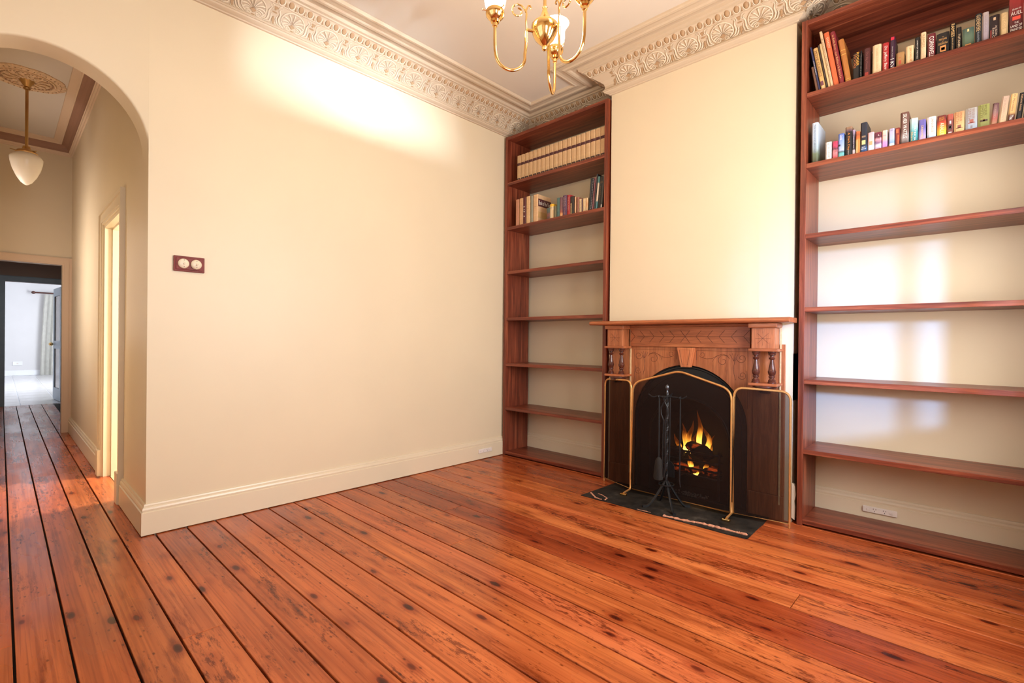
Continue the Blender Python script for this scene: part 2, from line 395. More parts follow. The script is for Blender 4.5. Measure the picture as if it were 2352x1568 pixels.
# ------------------------------------------------------------------ cornice
FR = [(0.050, 3.241), (0.042, 3.258), (0.041, 3.274), (0.048, 3.292), (0.068, 3.309), (0.094, 3.326), (0.122, 3.344)]
PROF = [(0.0, 3.203), (0.014, 3.204), (0.016, 3.211), (0.028, 3.214), (0.044, 3.221), (0.048, 3.229), (0.055, 3.230), (0.055, 3.237), (0.050, 3.239)]+FR+[
        (0.129, 3.344), (0.130, 3.350), (0.140, 3.362), (0.168, 3.380), (0.180, 3.381), (0.182, 3.390), (0.200, 3.394), (0.205, 3.414), (0.212, 3.416), (0.252, 3.414), (0.256, 3.402), (0.268, 3.396), (0.288, 3.396),
        (0.300, 3.404), (0.330, 3.406), (0.350, 3.402), (0.356, 3.397), (0.370, 3.399), (0.374, 3.408), (0.376, ZC)]
CPATH = [(0, YFRONT), (0, YB), (XCL, YB), (XCL, YCH), (XCR, YCH), (XCR, YB), (XR, YB), (XR, YFRONT)]
bm = bmesh.new(); sweep(bm, PROF, CPATH, closed=True)
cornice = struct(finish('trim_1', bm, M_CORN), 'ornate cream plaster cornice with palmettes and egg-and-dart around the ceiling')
def fmap(h, n=0.0):
    L = 0.0
    for a, b in zip(FR, FR[1:]):
        l = math.hypot(b[0]-a[0], b[1]-a[1])
        if h <= L+l or b is FR[-1]:
            t = (h-L)/l; d = a[0]+t*(b[0]-a[0]); z = a[1]+t*(b[1]-a[1])
            nx, nz = (b[1]-a[1])/l, -(b[0]-a[0])/l
            return d+nx*n, z+nz*n
        L += l
def fp(s, h, n=0.0):
    d, z = fmap(h*0.93, n); return (s, d, z)
def ftube(bm, pl, r, n=0.003, seg=5): tube(bm, [fp(s, h, n) for s, h in pl], r, seg)
def arcpts(c, rx, ry, a0, a1, k): return [(c[0]+rx*math.cos(math.radians(a0+(a1-a0)*i/k)), c[1]+ry*math.sin(math.radians(a0+(a1-a0)*i/k))) for i in range(k+1)]
def spiral(c, r0, r1, a0, turns, k, sx=1): return [(c[0]+sx*(r0+(r1-r0)*i/k)*math.cos(math.radians(a0)+turns*2*PI*i/k), c[1]+(r0+(r1-r0)*i/k)*math.sin(math.radians(a0)+turns*2*PI*i/k)) for i in range(k+1)]
P_AN = 0.2475
def anthemion_mesh():
    bm = bmesh.new()
    ftube(bm, arcpts((0, 0.080), 0.074, 0.070, -50, 230, 26), 0.0050, 0.004, 6)
    for k in range(9):
        a = math.radians(10+k*20); L = 0.056+0.012*math.sin(a)
        pl = []; rr = []
        for i in range(6):
            t = i/5; ang = a+(0.30 if a > PI/2 else -0.30 if a < PI/2-0.01 else 0)*t*t*abs(math.cos(a))*1.6
            pl.append((math.cos(ang)*(0.012+L*t)*0.98, 0.060+math.sin(ang)*(0.012+L*t))); rr.append(0.0018+0.0056*t*(1 if t < 0.95 else 0.75))
        tube(bm, [fp(s, min(h, 0.150), 0.0035) for s, h in pl], rr, 5)
    for sx in (-1, 1):
        ftube(bm, spiral((sx*0.030, 0.028), 0.022, 0.004, 100, -1.6, 16, sx), 0.0034)
        # acanthus flanking the ring
        pl = [(sx*0.060, 0.010), (sx*0.082, 0.030), (sx*0.092, 0.062), (sx*0.088, 0.098), (sx*0.098, 0.128), (sx*0.080, 0.146)]
        tube(bm, [fp(s, h, 0.003) for s, h in pl], [0.003, 0.006, 0.007, 0.006, 0.004, 0.002], 5)
        pl = [(sx*0.070, 0.006), (sx*0.098, 0.022), (sx*0.108, 0.055), (sx*0.104, 0.085)]
        tube(bm, [fp(s, h, 0.003) for s, h in pl], [0.002, 0.005, 0.005, 0.002], 5)
        pl = [(sx*0.094, 0.105), (sx*0.110, 0.128), (sx*0.104, 0.150), (sx*0.088, 0.156)]
        tube(bm, [fp(s, h, 0.003) for s, h in pl], [0.003, 0.004, 0.003, 0.002], 5)
        ftube(bm, [(sx*0.112, 0.008), (sx*0.118, 0.020), (sx*0.114, 0.034)], 0.0028)
    return bm
def fblob(bm, c, rs, rh, seg=10, n=0.004, pts=None):
    pts = pts or [(c[0]+rs*math.cos(2*PI*k/seg), c[1]+rh*math.sin(2*PI*k/seg)) for k in range(seg)]
    top = [bm.verts.new(fp(s*0.9+c[0]*0.1, h*0.9+c[1]*0.1, n)) for s, h in pts]; bot = [bm.verts.new(fp(s, h, -0.001)) for s, h in pts]
    bm.faces.new(top)
    for k in range(len(pts)): bm.faces.new((bot[k], bot[(k+1) % len(pts)], top[(k+1) % len(pts)], top[k]))
def accent_mesh():
    bm = bmesh.new()
    fblob(bm, (0, 0.052), 0, 0, n=0.005, pts=[(-0.021, 0.052), (0, 0.036), (0.021, 0.052), (0, 0.070)])
    fblob(bm, (0, 0.020), 0.010, 0.004, 8)
    x = P_AN/2
    fblob(bm, (x, 0.134), 0.017, 0.009, 10); fblob(bm, (x, 0.122), 0.006, 0.010, 8); fblob(bm, (x, 0.100), 0.017, 0.006, 10)
    fblob(bm, (x, 0.050), 0, 0, pts=[(x-0.012, 0.018), (x+0.012, 0.018), (x+0.006, 0.032), (x+0.010, 0.050), (x+0.003, 0.072), (x-0.003, 0.072), (x-0.010, 0.050), (x-0.006, 0.032)])
    return bm
def egg_mesh():
    bm = bmesh.new(); bmesh.ops.create_uvsphere(bm, u_segments=10, v_segments=7, radius=1.0)
    bmesh.ops.scale(bm, vec=(0.0160, 0.011, 0.0225), verts=bm.verts)
    bmesh.ops.rotate(bm, verts=bm.verts, cent=(0, 0, 0), matrix=Matrix.Rotation(math.radians(-42), 3, 'X'))
    bmesh.ops.translate(bm, verts=bm.verts, vec=(0, 0.150, 3.3665)); return bm
def rim_mesh():
    bm = bmesh.new(); R3 = Matrix.Rotation(math.radians(-42), 3, 'X'); c = Vector((0, 0.149, 3.368))
    pl = [(math.cos(math.radians(a))*0.0215, math.sin(math.radians(a))*0.027) for a in range(150, 391, 20)]
    tube(bm, [c+R3 @ Vector((x, 0, z)) for x, z in pl], 0.0042, 5); return bm
def dart_mesh():
    bm = bmesh.new(); R3 = Matrix.Rotation(math.radians(-42), 3, 'X'); c = Vector((0, 0.149, 3.368))
    for pl in ([(0.0, 0.021), (0.0, -0.024)], [(-0.006, -0.023), (0.006, -0.023)]):
        tube(bm, [c+R3 @ Vector((x, -0.001, z)) for x, z in pl], [0.0022, 0.0034] if len(pl) == 2 and pl[0][0] == 0 else 0.0026, 5)
    return bm
def to_me(name, bm, mat, smooth=True):
    bmesh.ops.recalc_face_normals(bm, faces=bm.faces)
    me = bpy.data.meshes.new(name); bm.to_mesh(me); bm.free(); me.materials.append(mat)
    if smooth:
        for p in me.polygons: p.use_smooth = True
    return me
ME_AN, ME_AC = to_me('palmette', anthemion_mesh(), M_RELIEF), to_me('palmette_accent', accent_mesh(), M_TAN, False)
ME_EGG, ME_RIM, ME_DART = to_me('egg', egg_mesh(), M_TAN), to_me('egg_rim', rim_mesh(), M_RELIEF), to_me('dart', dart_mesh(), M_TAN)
def inst(name, me, parent, loc, rz):
    o = bpy.data.objects.new(name, me); COL.objects.link(o); o.parent = parent; o.location = loc; o.rotation_euler = (0, 0, rz); return o
def ornament(axis, c, rz, centers, eggs, with_frieze=True):
    for t in centers:
        if not with_frieze: break
        loc = (t, c, 0) if axis == 'x' else (c, t, 0)
        inst('palmette', ME_AN, cornice, loc, rz); inst('palmette_accent', ME_AC, cornice, loc, rz)
    for t in eggs:
        loc = (t, c, 0) if axis == 'x' else (c, t, 0)
        inst('egg', ME_EGG, cornice, loc, rz); inst('egg_rim', ME_RIM, cornice, loc, rz)
        l2 = (t+0.0309, c, 0) if axis == 'x' else (c, t+0.0309, 0)
        inst('dart', ME_DART, cornice, l2, rz)
EP = P_AN/4
ornament('y', 0, -PI/2, [1.034+P_AN*k for k in range(-6, 9)], [0.869+EP*k for k in range(-22, 37)])
ornament('x', YB, PI, [0.33+P_AN*k for k in range(0, 3)], [0.20+EP*k for k in range(0, 14)])
ornament('y', XCL, PI/2, [YB-0.20], [YB-0.22+EP*k for k in range(-4, 1)])
ornament('x', YCH, PI, [1.924+P_AN*k for k in range(-2, 4)], [1.925+EP*k for k in range(-13, 14)])
ornament('y', XCR, -PI/2, [YB-0.20], [YB-0.22+EP*k for k in range(-4, 1)])
ornament('x', YB, PI, [2.82+P_AN*k for k in range(0, 4)], [2.80+EP*k for k in range(0, 14)])

# ------------------------------------------------------------------ skirting boards
SK = [(0.0, 0.181), (0.008, 0.180), (0.011, 0.172), (0.011, 0.166), (0.017, 0.160), (0.020, 0.150), (0.018, 0.138), (0.024, 0.134), (0.025, 0.006), (0.022, 0.004)]
def skirt(name, path):
    bm = bmesh.new(); sweep(bm, SK, path); return struct(finish(name, bm, M_TRIM))
skirt('baseboard_left', [(-0.76, 0.0), (0.0, 0.0), (0.0, YB), (XCL, YB)])
skirt('baseboard_right', [(XCR, YB), (XR, YB), (XR, YFRONT), (0.0, YFRONT), (0.0, HW), (HEND, HW)])
skirt('baseboard_hall', [(HEND, 0.0), (-1.83, 0.0)])

# ------------------------------------------------------------------ room windows behind and beside the camera; front and near ones added for fill
def window(name, axis, at, rect, bars_u, bars_v):
    u0, u1, v0, v1 = rect; bm = bmesh.new()
    def bb(a, b, c, d, t0=at-0.03, t1=at+0.03):
        if axis == 'x': box(bm, t0, t1, a, b, c, d)
        else: box(bm, a, b, t0, t1, c, d)
    bb(u0, u0+0.05, v0, v1); bb(u1-0.05, u1, v0, v1); bb(u0+0.05, u1-0.05, v0, v0+0.05); bb(u0+0.05, u1-0.05, v1-0.05, v1)
    for u in bars_u: bb(u-0.018, u+0.018, v0+0.05, v1-0.05, at-0.02, at+0.02)
    for v in bars_v: bb(u0+0.05, u1-0.05, v-0.018, v+0.018, at-0.019, at+0.019)
    return struct(finish(name, bm, M_TRIM))
window('window_1', 'x', XR+0.1, WIN_R, [2.24], [])
window('added_window_near_right', 'x', XR+0.1, FILL_WIN_R2, [], [1.7])  # frame of the added near window
window('added_window_front', 'y', YFRONT-0.1, FILL_WIN_F, [1.8], [1.75])  # frame of the added front window

# ------------------------------------------------------------------ hall, side room, far room
M_GREYW = paint('far_room_wall', (0.70, 0.68, 0.68), 0.7, 0.2)
M_WHITE = paint('far_room_trim', (0.82, 0.82, 0.84), 0.4)
M_BLUE = paint('blue_grey_door_paint', (0.30, 0.37, 0.44), 0.4)
M_BROWN = paint('passage_brown', (0.30, 0.20, 0.15), 0.7, 0.2)
DX0, DX1, DH = -1.72, -0.86, 2.06
wall_with_hole('wall_hall_right', 'y', 0.0, 0.13, (HEND-0.1, -T, -0.02, ZC+0.1), (DX0, DX1, -0.02, DH))
wall_with_hole('wall_hall_left', 'y', HW-0.12, HW, (HEND-0.1, -T, -0.02, ZC+0.1), (-3.4, -2.4, 1.05, 2.35))
window('added_window_hall', 'y', HW-0.06, (-3.4, -2.4, 1.05, 2.35), [-2.9], [])  # unseen window added so fill light can enter the hall
OY0, OY1, OZ = -0.80, -0.082, 1.99
wall_with_hole('wall_hall_end', 'x', HEND-0.12, HEND, (HW, 0.0, -0.02, ZC+0.1), (OY0, OY1, -0.02, OZ))
struct(B('ceiling_hall', M_HALLCEIL, None, (HEND, -T, HW, 0.0, ZC, ZC+0.08)))
HP = [(0.0, 3.285), (0.012, 3.287), (0.014, 3.300), (0.026, 3.305), (0.030, 3.318), (0.036, 3.322)]
HP2 = [(0.036, 3.322), (0.040, 3.345), (0.052, 3.368), (0.076, 3.388), (0.100, 3.392)]
HP3 = [(0.100, 3.392), (0.104, 3.386), (0.112, 3.388), (0.120, 3.396), (0.165, 3.406), (0.172, 3.410), (0.174, ZC)]
hpath = [(-T, HW), (HEND, HW), (HEND, 0.0), (-T, 0.0)]
bm = bmesh.new(); sweep(bm, HP, hpath, cap=False); sweep(bm, HP3, hpath, cap=False); hc = struct(finish('trim_2', bm, M_HCORN))
bm = bmesh.new(); sweep(bm, HP2, hpath, cap=False); finish('cornice_cove', bm, M_HCOVE, hc)
def architrave(name, axis, face, u0, u1, top, wd=0.11, th=0.028, sign=-1, mat=M_TRIM):
    """stepped door architrave on plane `face`, opening u0..u1, standing out by th toward sign"""
    t = thing(name, 'x', 'x')
    for k in ('label', 'category'): del t[k]
    bm = bmesh.new()
    for (a, b, d) in ((0.0, 0.016, 0.5), (0.016, 0.060, 0.75), (0.060, 0.085, 0.6), (0.085, wd, 1.0)):
        y0, y1 = sorted((face, face+sign*th*d))
        for bx in ((u0-b, u0-a, y0, y1, 0.0, top+b), (u1+a, u1+b, y0, y1, 0.0, top+b), (u0-a, u1+a, y0, y1, top+a, top+b)):
            if axis == 'y': box(bm, *bx)
            else: box(bm, bx[2], bx[3], bx[0], bx[1], bx[4], bx[5])
    bpy.data.objects.remove(t)
    return struct(finish(name, bm, mat))
architrave('trim_3', 'y', 0.0, DX0, DX1, DH)
d1 = B('door_1', M_TRIM, None, (DX0-0.002, DX0+0.022, 0.0, 0.13, 0, DH), (DX1-0.022, DX1+0.002, 0.0, 0.13, 0, DH), (DX0+0.022, DX1-0.022, 0.0, 0.13, DH-0.022, DH)); struct(d1, 'cream door lining of the doorway off the hall')
B('door_stop', M_TRIM, d1, (DX0+0.022, DX0+0.034, 0.05, 0.09, 0, DH-0.022), (DX1-0.034, DX1-0.022, 0.05, 0.09, 0, DH-0.022), (DX0+0.034, DX1-0.034, 0.05, 0.09, DH-0.034, DH-0.022))
for xa, xb in ((DX0-0.118, DX0-0.002), (DX1+0.002, DX1+0.100)):
    B('plinth_block', M_TRIM, d1, (xa, xb, -0.036, 0.0, 0, 0.215), bevel=0.006)
architrave('trim_4', 'x', HEND, OY0, OY1, OZ, sign=1, wd=0.078, mat=M_HCORN)
# side room off the hall
M_SIDEW = paint('side_room_wall', (0.78, 0.73, 0.60), 0.7, 0.2)
wall_with_hole('wall_side_room_back', 'y', 1.9, 2.0, (-2.7, -T, -0.02, 2.9), (-1.35, -0.6, 1.2, 2.2), M_SIDEW)
wall_with_hole('wall_side_room_left', 'x', -2.7, -2.6, (0.13, 1.9, -0.02, 2.9), None, M_SIDEW)
wall_with_hole('wall_side_room_right', 'x', -0.24, -T, (0.13, 1.9, -0.02, 2.9), None, M_SIDEW)
struct(B('ceiling_side_room', M_SIDEW, None, (-2.7, -T, 0.13, 1.9, 2.8, 2.9)))
struct(B('floor_side_room', plain('side_room_floor', (0.55, 0.42, 0.25), 0.5), None, (-2.6, -T-0.07, 0.045, 1.9, -0.02, 0.0)))
window('window_3', 'y', 1.95, (-1.35, -0.6, 1.2, 2.2), [], [1.7])
# passage between hall and far room
struct(B('wall_passage', M_BROWN, None, (D2, HEND-0.12, HW-0.15, HW-0.05, -0.02, 2.7), (D2, HEND-0.12, 0.28, 0.36, -0.02, 2.7)))
struct(B('ceiling_passage', M_BROWN, None, (D2, -6.6, HW-0.05, 0.28, 2.6, 2.7), (-5.8, HEND-0.12, HW-0.05, 0.28, 2.6, 2.7), (-6.6, -5.8, HW-0.05, -0.65, 2.6, 2.7), (-6.6, -5.8, 0.05, 0.28, 2.6, 2.7)))  # gap in the ceiling is added for the passage fill lamp
wall_with_hole('wall_passage_end', 'x', D2-0.12, D2, (HW-0.6, 0.8, -0.02, 3.2), (-0.535, 0.20, -0.02, 2.03), M_BROWN)
architrave('trim_5', 'x', D2, -0.535, 0.20, 2.03, sign=1, wd=0.09, mat=plain('passage_door_trim', (0.24, 0.28, 0.30), 0.5))
# far room: tiles, walls, skirting
ftile = plain('pale_floor_tile', (0.62, 0.60, 0.60), 0.22, var=0.05)
fl2 = struct(B('floor_far_room', plain('tile_grout', (0.80, 0.82, 0.86), 0.7), None, (FAR, D2, -2.6, 2.6, -0.02, -0.004)))
xx = D2-0.003
while xx > FAR+0.3:
    yy = -1.70
    while yy < 1.7:
        B('floor_tile', ftile, fl2, (xx-0.59, xx, yy+0.005, yy+0.445, -0.004, 0.0)); yy += 0.45
    xx -= 0.6
wall_with_hole('wall_far', 'x', FAR-0.1, FAR, (-2.6, 2.6, -0.02, 3.0), None, M_GREYW)
wall_with_hole('wall_far_room_left', 'y', -2.7, -2.6, (FAR, D2, -0.02, 3.0), None, M_GREYW)
wall_with_hole('wall_far_room_right', 'y', 2.6, 2.7, (FAR, D2, -0.02, 3.0), None, M_GREYW)
struct(B('ceiling_far_room', M_WHITE, None, (FAR, D2, -2.6, 2.6, 2.78, 2.88)))
struct(B('trim_6', M_WHITE, None, (FAR, FAR+0.08, -2.6, 2.6, 2.70, 2.78)))
struct(B('baseboard_far', M_WHITE, None, (FAR, FAR+0.02, -2.6, 2.6, 0.0, 0.15), (FAR+0.02, FAR+0.03, -2.6, 2.6, 0.0, 0.10)))
# curtain with rod in the far room
cx = FAR+0.18
bm = bmesh.new()
cols = []
for k in range(33):
    t = k/32; y = 0.24+0.75*t
    cols.append((y, 0.04*math.sin(t*2*PI*7)))
V = []
for zi, (z, f) in enumerate(((2.36, 0.55), (1.9, 0.75), (1.0, 1.0), (0.002, 1.15))):
    V.append([bm.verts.new((cx+dx*f, 0.24+0.15*(1-f)+(y-0.24)*(0.8+0.2*f), z)) for y, dx in cols])
for a, b in zip(V, V[1:]):
    for k in range(32): bm.faces.new((a[k], a[k+1], b[k+1], b[k]))
bmesh.ops.solidify(bm, geom=list(bm.faces), thickness=0.006)
tag(finish('curtain', bm, plain('cream_curtain_cloth', (0.88, 0.86, 0.80), 0.9), smooth=True), 'cream curtain hanging in the pale room beyond the hall', 'curtain')
rod = thing('curtain_rod', 'dark curtain rod with ball finial above the cream curtain', 'curtain rod', (cx, 0.2, 2.38))
bm = bmesh.new(); tube(bm, [(cx, 0.12, 2.40), (cx, 1.2, 2.40)], 0.022, 8); finish('pole', bm, M_DKWOOD, rod, True)
bm = bmesh.new(); lathe(bm, [(0.012, 0), (0.03, 0.01), (0.045, 0.04), (0.04, 0.075), (0.012, 0.095)], seg=12)
bmesh.ops.rotate(bm, verts=bm.verts, cent=(0, 0, 0), matrix=Matrix.Rotation(PI/2, 3, 'X')); bmesh.ops.translate(bm, verts=bm.verts, vec=(cx, 0.12, 2.40)); finish('finial', bm, M_DKWOOD, rod, True)
# low sockets on the far wall
for y, lb in ((-0.24, 'white socket low on the far pale wall, nearer the curtain'), (-0.62, 'white socket low on the far pale wall, beside the dark door jamb')):
    s = thing('wall_socket', lb, 'socket', (FAR, y, 0.32), 'sockets on the far wall')
    B('plate', M_WHITE, s, (FAR, FAR+0.02, y-0.10, y+0.10, 0.29, 0.40), bevel=0.004)
    B('rocker', M_PEARL, s, (FAR+0.02, FAR+0.026, y-0.02, y+0.02, 0.33, 0.36))
# open panelled door at the end of the passage (swung into the far room, seen edge-on)
dr = thing('panel_door', 'blue grey panelled door standing open at the end of the hall', 'door', (D2-0.12, 0.17, 0))
hx, hy = D2-0.10, 0.155
def door_piece(name, mat, a0, a1, t0, t1, z0, z1):
    bm = bmesh.new(); box(bm, -a1, -a0, t0, t1, z0, z1)
    bmesh.ops.rotate(bm, verts=bm.verts, cent=(0, 0, 0), matrix=Matrix.Rotation(math.radians(4.0), 3, 'Z'))
    bmesh.ops.translate(bm, verts=bm.verts, vec=(hx, hy, 0)); return finish(name, bm, mat, dr)
door_piece('stile', M_BLUE, 0.0, 0.11, -0.02, 0.02, 0.01, 2.0); door_piece('stile', M_BLUE, 0.65, 0.76, -0.02, 0.02, 0.01, 2.0)
for z0, z1 in ((0.01, 0.22), (0.92, 1.06), (1.86, 2.0)): door_piece('rail', M_BLUE, 0.11, 0.65, -0.02, 0.02, z0, z1)
M_PANE = plain('dark_glass_pane', (0.20, 0.14, 0.11), 0.15)
door_piece('panel', M_PANE, 0.11, 0.65, -0.008, 0.008, 0.22, 0.92); door_piece('panel', M_PANE, 0.11, 0.65, -0.008, 0.008, 1.06, 1.86)
bm = bmesh.new(); bmesh.ops.create_uvsphere(bm, u_segments=10, v_segments=8, radius=0.032); bmesh.ops.translate(bm, verts=bm.verts, vec=(hx-0.70, hy-0.105, 1.0)); finish('knob', bm, M_BRASS, dr, True)
# ceiling rose and pendant
RX, RY = -2.62, HW/2
rose = thing('ceiling_rose', 'scalloped plaster ceiling rose above the hall pendant lamp', 'ceiling rose', (RX, RY, ZC))
M_ROSE = plain('rose_plaster', (0.66, 0.47, 0.30), 0.8, var=0.25, nscale=40, bmp=0.5)
bm = bmesh.new(); NS = 72; ringdef = [(0.255, 0.0, 1), (0.252, -0.006, 1), (0.225, -0.012, 0.5), (0.195, -0.012, 0), (0.19, -0.02, 0), (0.178, -0.02, 0), (0.174, -0.01, 0), (0.06, -0.02, 0)]
rings = []
for r, z, f in ringdef: rings.append([bm.verts.new((RX+(r+f*0.010*abs(math.sin(k*PI*9/NS)))*math.cos(2*PI*k/NS), RY+(r+f*0.010*abs(math.sin(k*PI*9/NS)))*math.sin(2*PI*k/NS), ZC+z)) for k in range(NS)])
for a, b in zip(rings, rings[1:]):
    for k in range(NS): bm.faces.new((a[k], a[(k+1) % NS], b[(k+1) % NS], b[k]))
bm.faces.new(rings[-1]); finish('base', bm, M_ROSE, rose, True)
for k in range(12):
    a = 2*PI*k/12; bm = bmesh.new()
    pl = [(0.055, 0), (0.085, 0.10), (0.12, -0.08), (0.150, 0.08)]
    tube(bm, [(RX+r*math.cos(a+da), RY+r*math.sin(a+da), ZC-0.018) for r, da in pl], [0.009, 0.013, 0.012, 0.005], 6); finish('leaf', bm, M_ROSE, rose, True)
bmb = bmesh.new()
for k in range(36):
    a = 2*PI*k/36; me = bmesh.ops.create_icosphere(bmb, subdivisions=1, radius=0.008); bmesh.ops.translate(bmb, verts=me['verts'], vec=(RX+0.165*math.cos(a), RY+0.165*math.sin(a), ZC-0.016))
    me = bmesh.ops.create_icosphere(bmb, subdivisions=1, radius=0.006); bmesh.ops.translate(bmb, verts=me['verts'], vec=(RX+0.225*math.cos(a), RY+0.225*math.sin(a), ZC-0.013))
bo = finish('bead_border', bmb, plain('rose_dark_beads', (0.50, 0.33, 0.22), 0.8), rose, True); bo['kind'] = 'stuff'  # beads coloured darker than the rose plaster
pen = thing('pendant_lamp', 'brass pendant lamp with white acorn glass shade in the hall', 'lamp', (RX, RY, 2.479))
M_OLDB = plain('aged_brass', (0.55, 0.36, 0.16), 0.28, 1.0)
bm = bmesh.new(); lathe(bm, [(0.004, -0.10), (0.022, -0.10), (0.026, -0.085), (0.018, -0.075), (0.03, -0.06), (0.055, -0.02), (0.06, -0.012), (0.02, -0.005)], (RX, RY, ZC)); finish('ceiling_cup', bm, M_OLDB, pen, True)
PZ = 2.775
bm = bmesh.new(); tube(bm, [(RX, RY, ZC-0.09), (RX, RY, PZ+0.02)], 0.011, 8); finish('stem', bm, M_OLDB, pen, True)
bm = bmesh.new(); lathe(bm, [(0.01, 0.05), (0.025, 0.045), (0.03, 0.02), (0.06, 0.008), (0.075, -0.012), (0.072, -0.02)], (RX, RY, PZ)); finish('gallery', bm, M_OLDB, pen, True)
for k in range(3):
    a = 0.6+2*PI*k/3; bm = bmesh.new(); tube(bm, [(RX+0.06*math.cos(a), RY+0.06*math.sin(a), PZ-0.004), (RX+0.105*math.cos(a), RY+0.105*math.sin(a), PZ-0.002)], 0.004, 6); finish('screw', bm, M_OLDB, pen)
m, nt, b = new_mat('opal_glass'); b.inputs['Base Color'].default_value = (0.86, 0.80, 0.70, 1); b.inputs['Roughness'].default_value = 0.25; b.inputs['Subsurface Weight'].default_value = 0.4; b.inputs['Subsurface Radius'].default_value = (0.06, 0.05, 0.04); M_OPAL = m
bm = bmesh.new(); lathe(bm, [(0.055, -0.012), (0.072, -0.02), (0.100, -0.042), (0.110, -0.062), (0.106, -0.10), (0.092, -0.16), (0.066, -0.225), (0.037, -0.272), (0.013, -0.292), (0.002, -0.296)], (RX, RY, PZ), 28); finish('shade', bm, M_OPAL, pen, True)

# ------------------------------------------------------------------ bookcases
SH = [2.722, 2.279, 1.837, 1.376, 0.922, 0.482]
def bookcase(label, x0, x1, rail):
    t = thing('bookcase', label, 'bookcase', ((x0+x1)/2, YF, 0))
    th = 0.032
    B('side_panel', M_SIDE, t, (x0, x0+th, YF, YB-0.027, 0.0, 3.180), bevel=0.002); B('side_panel', M_SIDE, t, (x1-th, x1, YF, YB-0.027, 0.0, 3.180), bevel=0.002)
    B('top_panel', M_SHELF, t, (x0+th, x1-th, YF+0.001, YB-0.006, 3.150, 3.179), bevel=0.0015)
    for z in SH: B('shelf', M_SHELF, t, (x0+th, x1-th, YF+0.002, YB-0.003 if z > 0.2 else YB-0.03, z-0.029, z), bevel=0.002)
    B('bottom_shelf', M_SHELF, t, (x0+th, x1-th, YF+0.003, YB-0.027, 0.012, 0.042), bevel=0.002)
    if rail: B('back_rail', M_SHELF, t, (x0+th, x1-th, YB-0.030, YB-0.008, 3.02, 3.149))
    return t
bookcase('tall dark red timber bookcase left of the fireplace, between wall and chimney', 0.027, 1.226, False)
bookcase('tall dark red timber bookcase right of the fireplace, at the picture edge', 2.655, 3.875, True)

# ------------------------------------------------------------------ fireplace surround
sur = thing('fireplace_surround', 'carved orange timber mantelpiece with turned balusters and arched opening', 'mantelpiece', (1.93, YCH, 0))
R1, RZ = 0.432, 0.548
bm = bmesh.new()
X0, X1, ZT = 1.272, 2.578, 1.14
arc = [(AC-R1, 0.0)]+[(AC-R1*math.cos(PI*k/32), RZ+R1*math.sin(PI*k/32)) for k in range(33)]+[(AC+R1, 0.0)]
def to_panel(p):
    x, z = p
    if z <= RZ: return (X0 if x < AC else X1, z)
    dx, dz = x-AC, z-RZ; c = []
    if abs(dx) > 1e-6: c.append(((X1-AC) if dx > 0 else (AC-X0))/abs(dx))
    if dz > 1e-6: c.append((ZT-RZ)/dz)
    t = min(c); return (AC+dx*t, RZ+dz*t)
out = [to_panel(p) for p in arc]
# insert exact corners so the outline stays square
arc2, out2 = [], []
for i, (a, o) in enumerate(zip(arc, out)):
    if i and (abs(out[i-1][1]-ZT) < 1e-6) != (abs(o[1]-ZT) < 1e-6):
        cx_ = X0 if o[0] < AC else X1
        arc2.append(((arc[i-1][0]+a[0])/2, (arc[i-1][1]+a[1])/2)); out2.append((cx_, ZT))
    arc2.append(a); out2.append(o)
strip(bm, arc2, out2, 'y', YCH-0.022, YCH-0.001)
finish('arched_panel', bm, M_MANTV, sur)
FY = YCH-0.022
B('frieze_board', M_MANT, sur, (1.468, 2.372, FY-0.022, FY, 1.113, 1.262), bevel=0.003)
B('frieze_moulding', M_MANT, sur, (1.468, 2.372, FY-0.030, FY, 1.262, 1.278), bevel=0.004)
bm = bmesh.new()
prism(bm, [(-0.030, 1.279), (-0.175, 1.279), (-0.186, 1.284), (-0.190, 1.294), (-0.184, 1.305), (-0.172, 1.311), (-0.030, 1.311)], 'x', 1.170, 2.642)
box(bm, 1.248, 2.642, -0.030, -0.001, 1.279, 1.311)
bmesh.ops.translate(bm, verts=bm.verts, vec=(0, YCH, 0)); 
# the x-axis prism maps p->y already
finish('mantel_shelf', bm, M_MANT, sur, bevel=0.003)
for x0 in (1.300, 2.396):
    xm = x0+0.088
    B('corbel_block', M_MANTV, sur, (x0+0.012, x0+0.150, FY-0.110, FY, 1.112, 1.246), bevel=0.002)
    B('corbel_cap', M_MANT, sur, (x0-0.006, x0+0.168, FY-0.128, FY, 1.246, 1.278), bevel=0.008)
    B('bracket_shelf', M_MANT, sur, (x0-0.004, x0+0.172, FY-0.132, FY, 1.094, 1.112), bevel=0.006)
    B('bracket_shelf', M_MANT, sur, (x0-0.002, x0+0.172, FY-0.132, FY, 0.872, 0.890), bevel=0.006)
    bm = bmesh.new(); lathe(bm, [(0.030, -0.05), (0.034, -0.034), (0.06, -0.028), (0.062, -0.014), (0.075, -0.010), (0.075, 0.0)], (xm-0.004, FY-0.062, 0.872), 18); finish('bracket_drop', bm, M_DKWOOD, sur, True)
    for bx in (x0+0.036, x0+0.132):
        bm = bmesh.new()
        pr_ = [(0.024, 0.0), (0.025, 0.010), (0.021, 0.013), (0.022, 0.020), (0.016, 0.026), (0.013, 0.034), (0.019, 0.040), (0.019, 0.046), (0.014, 0.050), (0.020, 0.056), (0.024, 0.070), (0.024, 0.080),
               (0.021, 0.083), (0.019, 0.100), (0.014, 0.125), (0.011, 0.142), (0.010, 0.150), (0.017, 0.156), (0.019, 0.162), (0.013, 0.168), (0.012, 0.176), (0.021, 0.182), (0.021, 0.190), (0.024, 0.194), (0.024, 0.204)]
        lathe(bm, pr_, (bx, FY-0.092, 0.890), 18); finish('baluster', bm, M_DKWOOD, sur, True)
